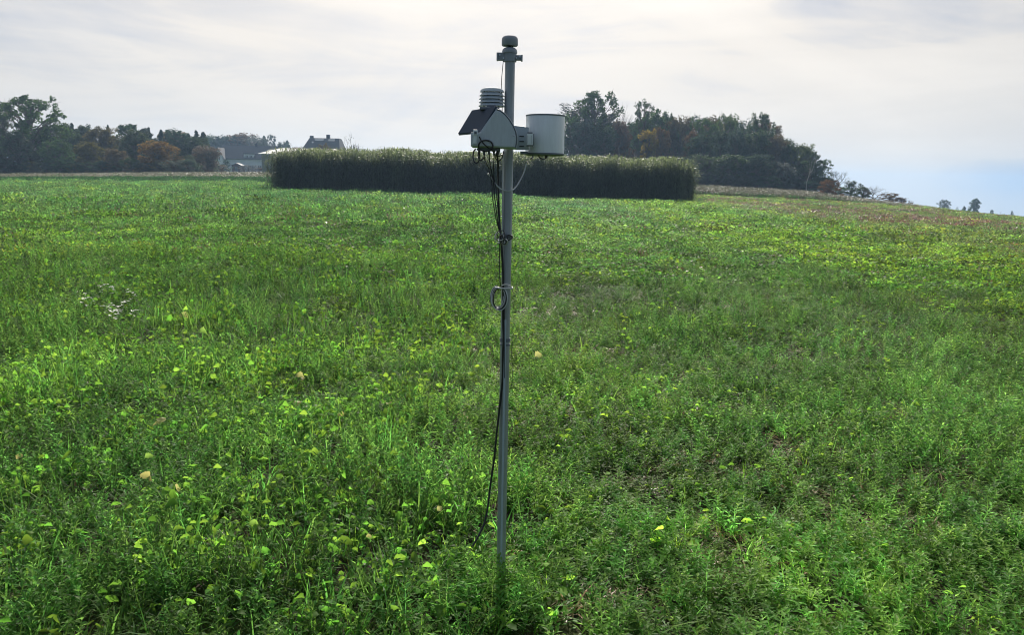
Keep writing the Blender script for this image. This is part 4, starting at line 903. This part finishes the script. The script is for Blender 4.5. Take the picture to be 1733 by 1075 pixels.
# barn with pale sheet roof
Yb = 160; x0, g0 = gz_of(444, Yb); x1, _ = gz_of(560, Yb); wb = x1 - x0; ze_ = P(446, 260.5, Yb).z - g0; zr_ = P(480, 251.5, Yb + 5).z - g0
bn = empty('barn', (x0, Yb, g0), R(0)); tag(bn, 'grey boarded barn with pale sunlit sheet roof at the left end of the reed block', 'barn')
mb = MB(); mb.box((wb / 2, 5, ze_ / 2), (wb, 10, ze_)); mb.prism([Vector((0, 0, ze_)), Vector((0, 10, ze_)), Vector((0, 5, zr_ - .2))], (wb, 0, 0)); mb.build('wall', M['barnwall'], bn)
mb = MB(); ov = .35; a = Vector((-ov - .3, -ov, ze_ - .02)); b_ = Vector((wb + ov, -ov, ze_ - .02)); c_ = Vector((wb + ov, 5, zr_)); d_ = Vector((2.4, 5, zr_)); mb.prism([a, b_, c_, d_], (0, 0, .12)); a2 = Vector((-ov - .3, 10 + ov, ze_ - .02)); b2 = Vector((wb + ov, 10 + ov, ze_ - .02)); mb.prism([b2, a2, d_, c_], (0, 0, .12)); mb.prism([a, d_, a2], (0, 0, .12))
mb.build('roof', M['metalroof'], bn)
# dark roofed house behind the reed block
Yh = 205; x0, g0 = gz_of(513, Yh); x1, _ = gz_of(574, Yh); wh = x1 - x0; ze_ = P(540, 256, Yh).z - g0; zr_ = P(540, 233.5, Yh + 3).z - g0; k1 = P(517, 240, Yh).x - x0 + .3; k2 = P(569.5, 240, Yh).x - x0
dh = empty('house', (x0, Yh, g0)); tag(dh, 'tall house with steep dark hipped roof and two shining roof windows behind the reed block', 'house')
mb = MB(); mb.box((wh / 2, 4.5, ze_ / 2), (wh, 9, ze_)); mb.build('wall', M['barnwall'], dh)
e0 = [Vector((-.4, -.4, ze_)), Vector((wh + .4, -.4, ze_)), Vector((wh + .4, 9.4, ze_)), Vector((-.4, 9.4, ze_))]; e1 = [Vector((k1, 3.0, zr_)), Vector((k2, 3.0, zr_)), Vector((k2, 6, zr_)), Vector((k1, 6, zr_))]
mb = MB(); mb.add(e0 + e1, [(0, 1, 5, 4), (1, 2, 6, 5), (2, 3, 7, 6), (3, 0, 4, 7), (4, 5, 6, 7), (3, 2, 1, 0)]); rf = mb.build('roof', M['roof'], dh)
mb = MB(); sl_ = (e1[0] - e0[0]); fy = lambda z_: -.4 + 3.4 * (z_ - ze_) / (zr_ - ze_)
ang = math.atan2(zr_ - ze_, 3.4)
def on_roof(name, pxa, pxb, pya, pyb, mat, par):
    xa, xb = P(pxa, 240, Yh + 2.5).x - x0, P(pxb, 240, Yh + 2.5).x - x0; za, zb = P(540, pya, Yh + 2.5).z - g0, P(540, pyb, Yh + 2.5).z - g0
    q = MB(); n_ = Vector((0, -math.sin(ang), math.cos(ang))) * .05; q.prism([Vector((xa, fy(za), za)) + n_, Vector((xb, fy(za), za)) + n_, Vector((xb, fy(zb), zb)) + n_, Vector((xa, fy(zb), zb)) + n_][::-1], n_ * 1.4); return q.build(name, mat, par)
on_roof('roof_window', 533, 548, 234.6, 238.5, M['skylight'], rf); on_roof('roof_window', 556, 567, 235, 239, M['skylight'], rf); on_roof('roof_window', 529, 532, 240, 243, M['skylight'], rf)
for px_c, hh in ((527, .75), (555, 1.1)):
    mb = MB(); xc = P(px_c, 240, Yh + 4).x - x0; mb.box((xc, 4.5, zr_ + hh / 2 - .1), (.9, .7, hh)); mb.build('chimney', M['roof'], rf)

# ---------------------------------------------------------------- haze
USE_HAZE = True
if USE_HAZE:
    hm = bpy.data.materials.new('haze'); hm.use_nodes = True; t = NT(hm.node_tree); t.n.clear(); out = t.node('ShaderNodeOutputMaterial')
    pv = t.node('ShaderNodeVolumePrincipled'); pv.inputs['Color'].default_value = (.45, .68, 1, 1); pv.inputs['Density'].default_value = .0005; pv.inputs['Anisotropy'].default_value = .3
    t.l.new(pv.outputs[0], out.inputs['Volume'])
    mb = MB(); mb.box((0, 0, -25), (3300, 3300, 122)); hz = mb.build('haze', hm); tag(hz, 'thin pale blue haze over the whole scene', 'haze', kind='stuff')
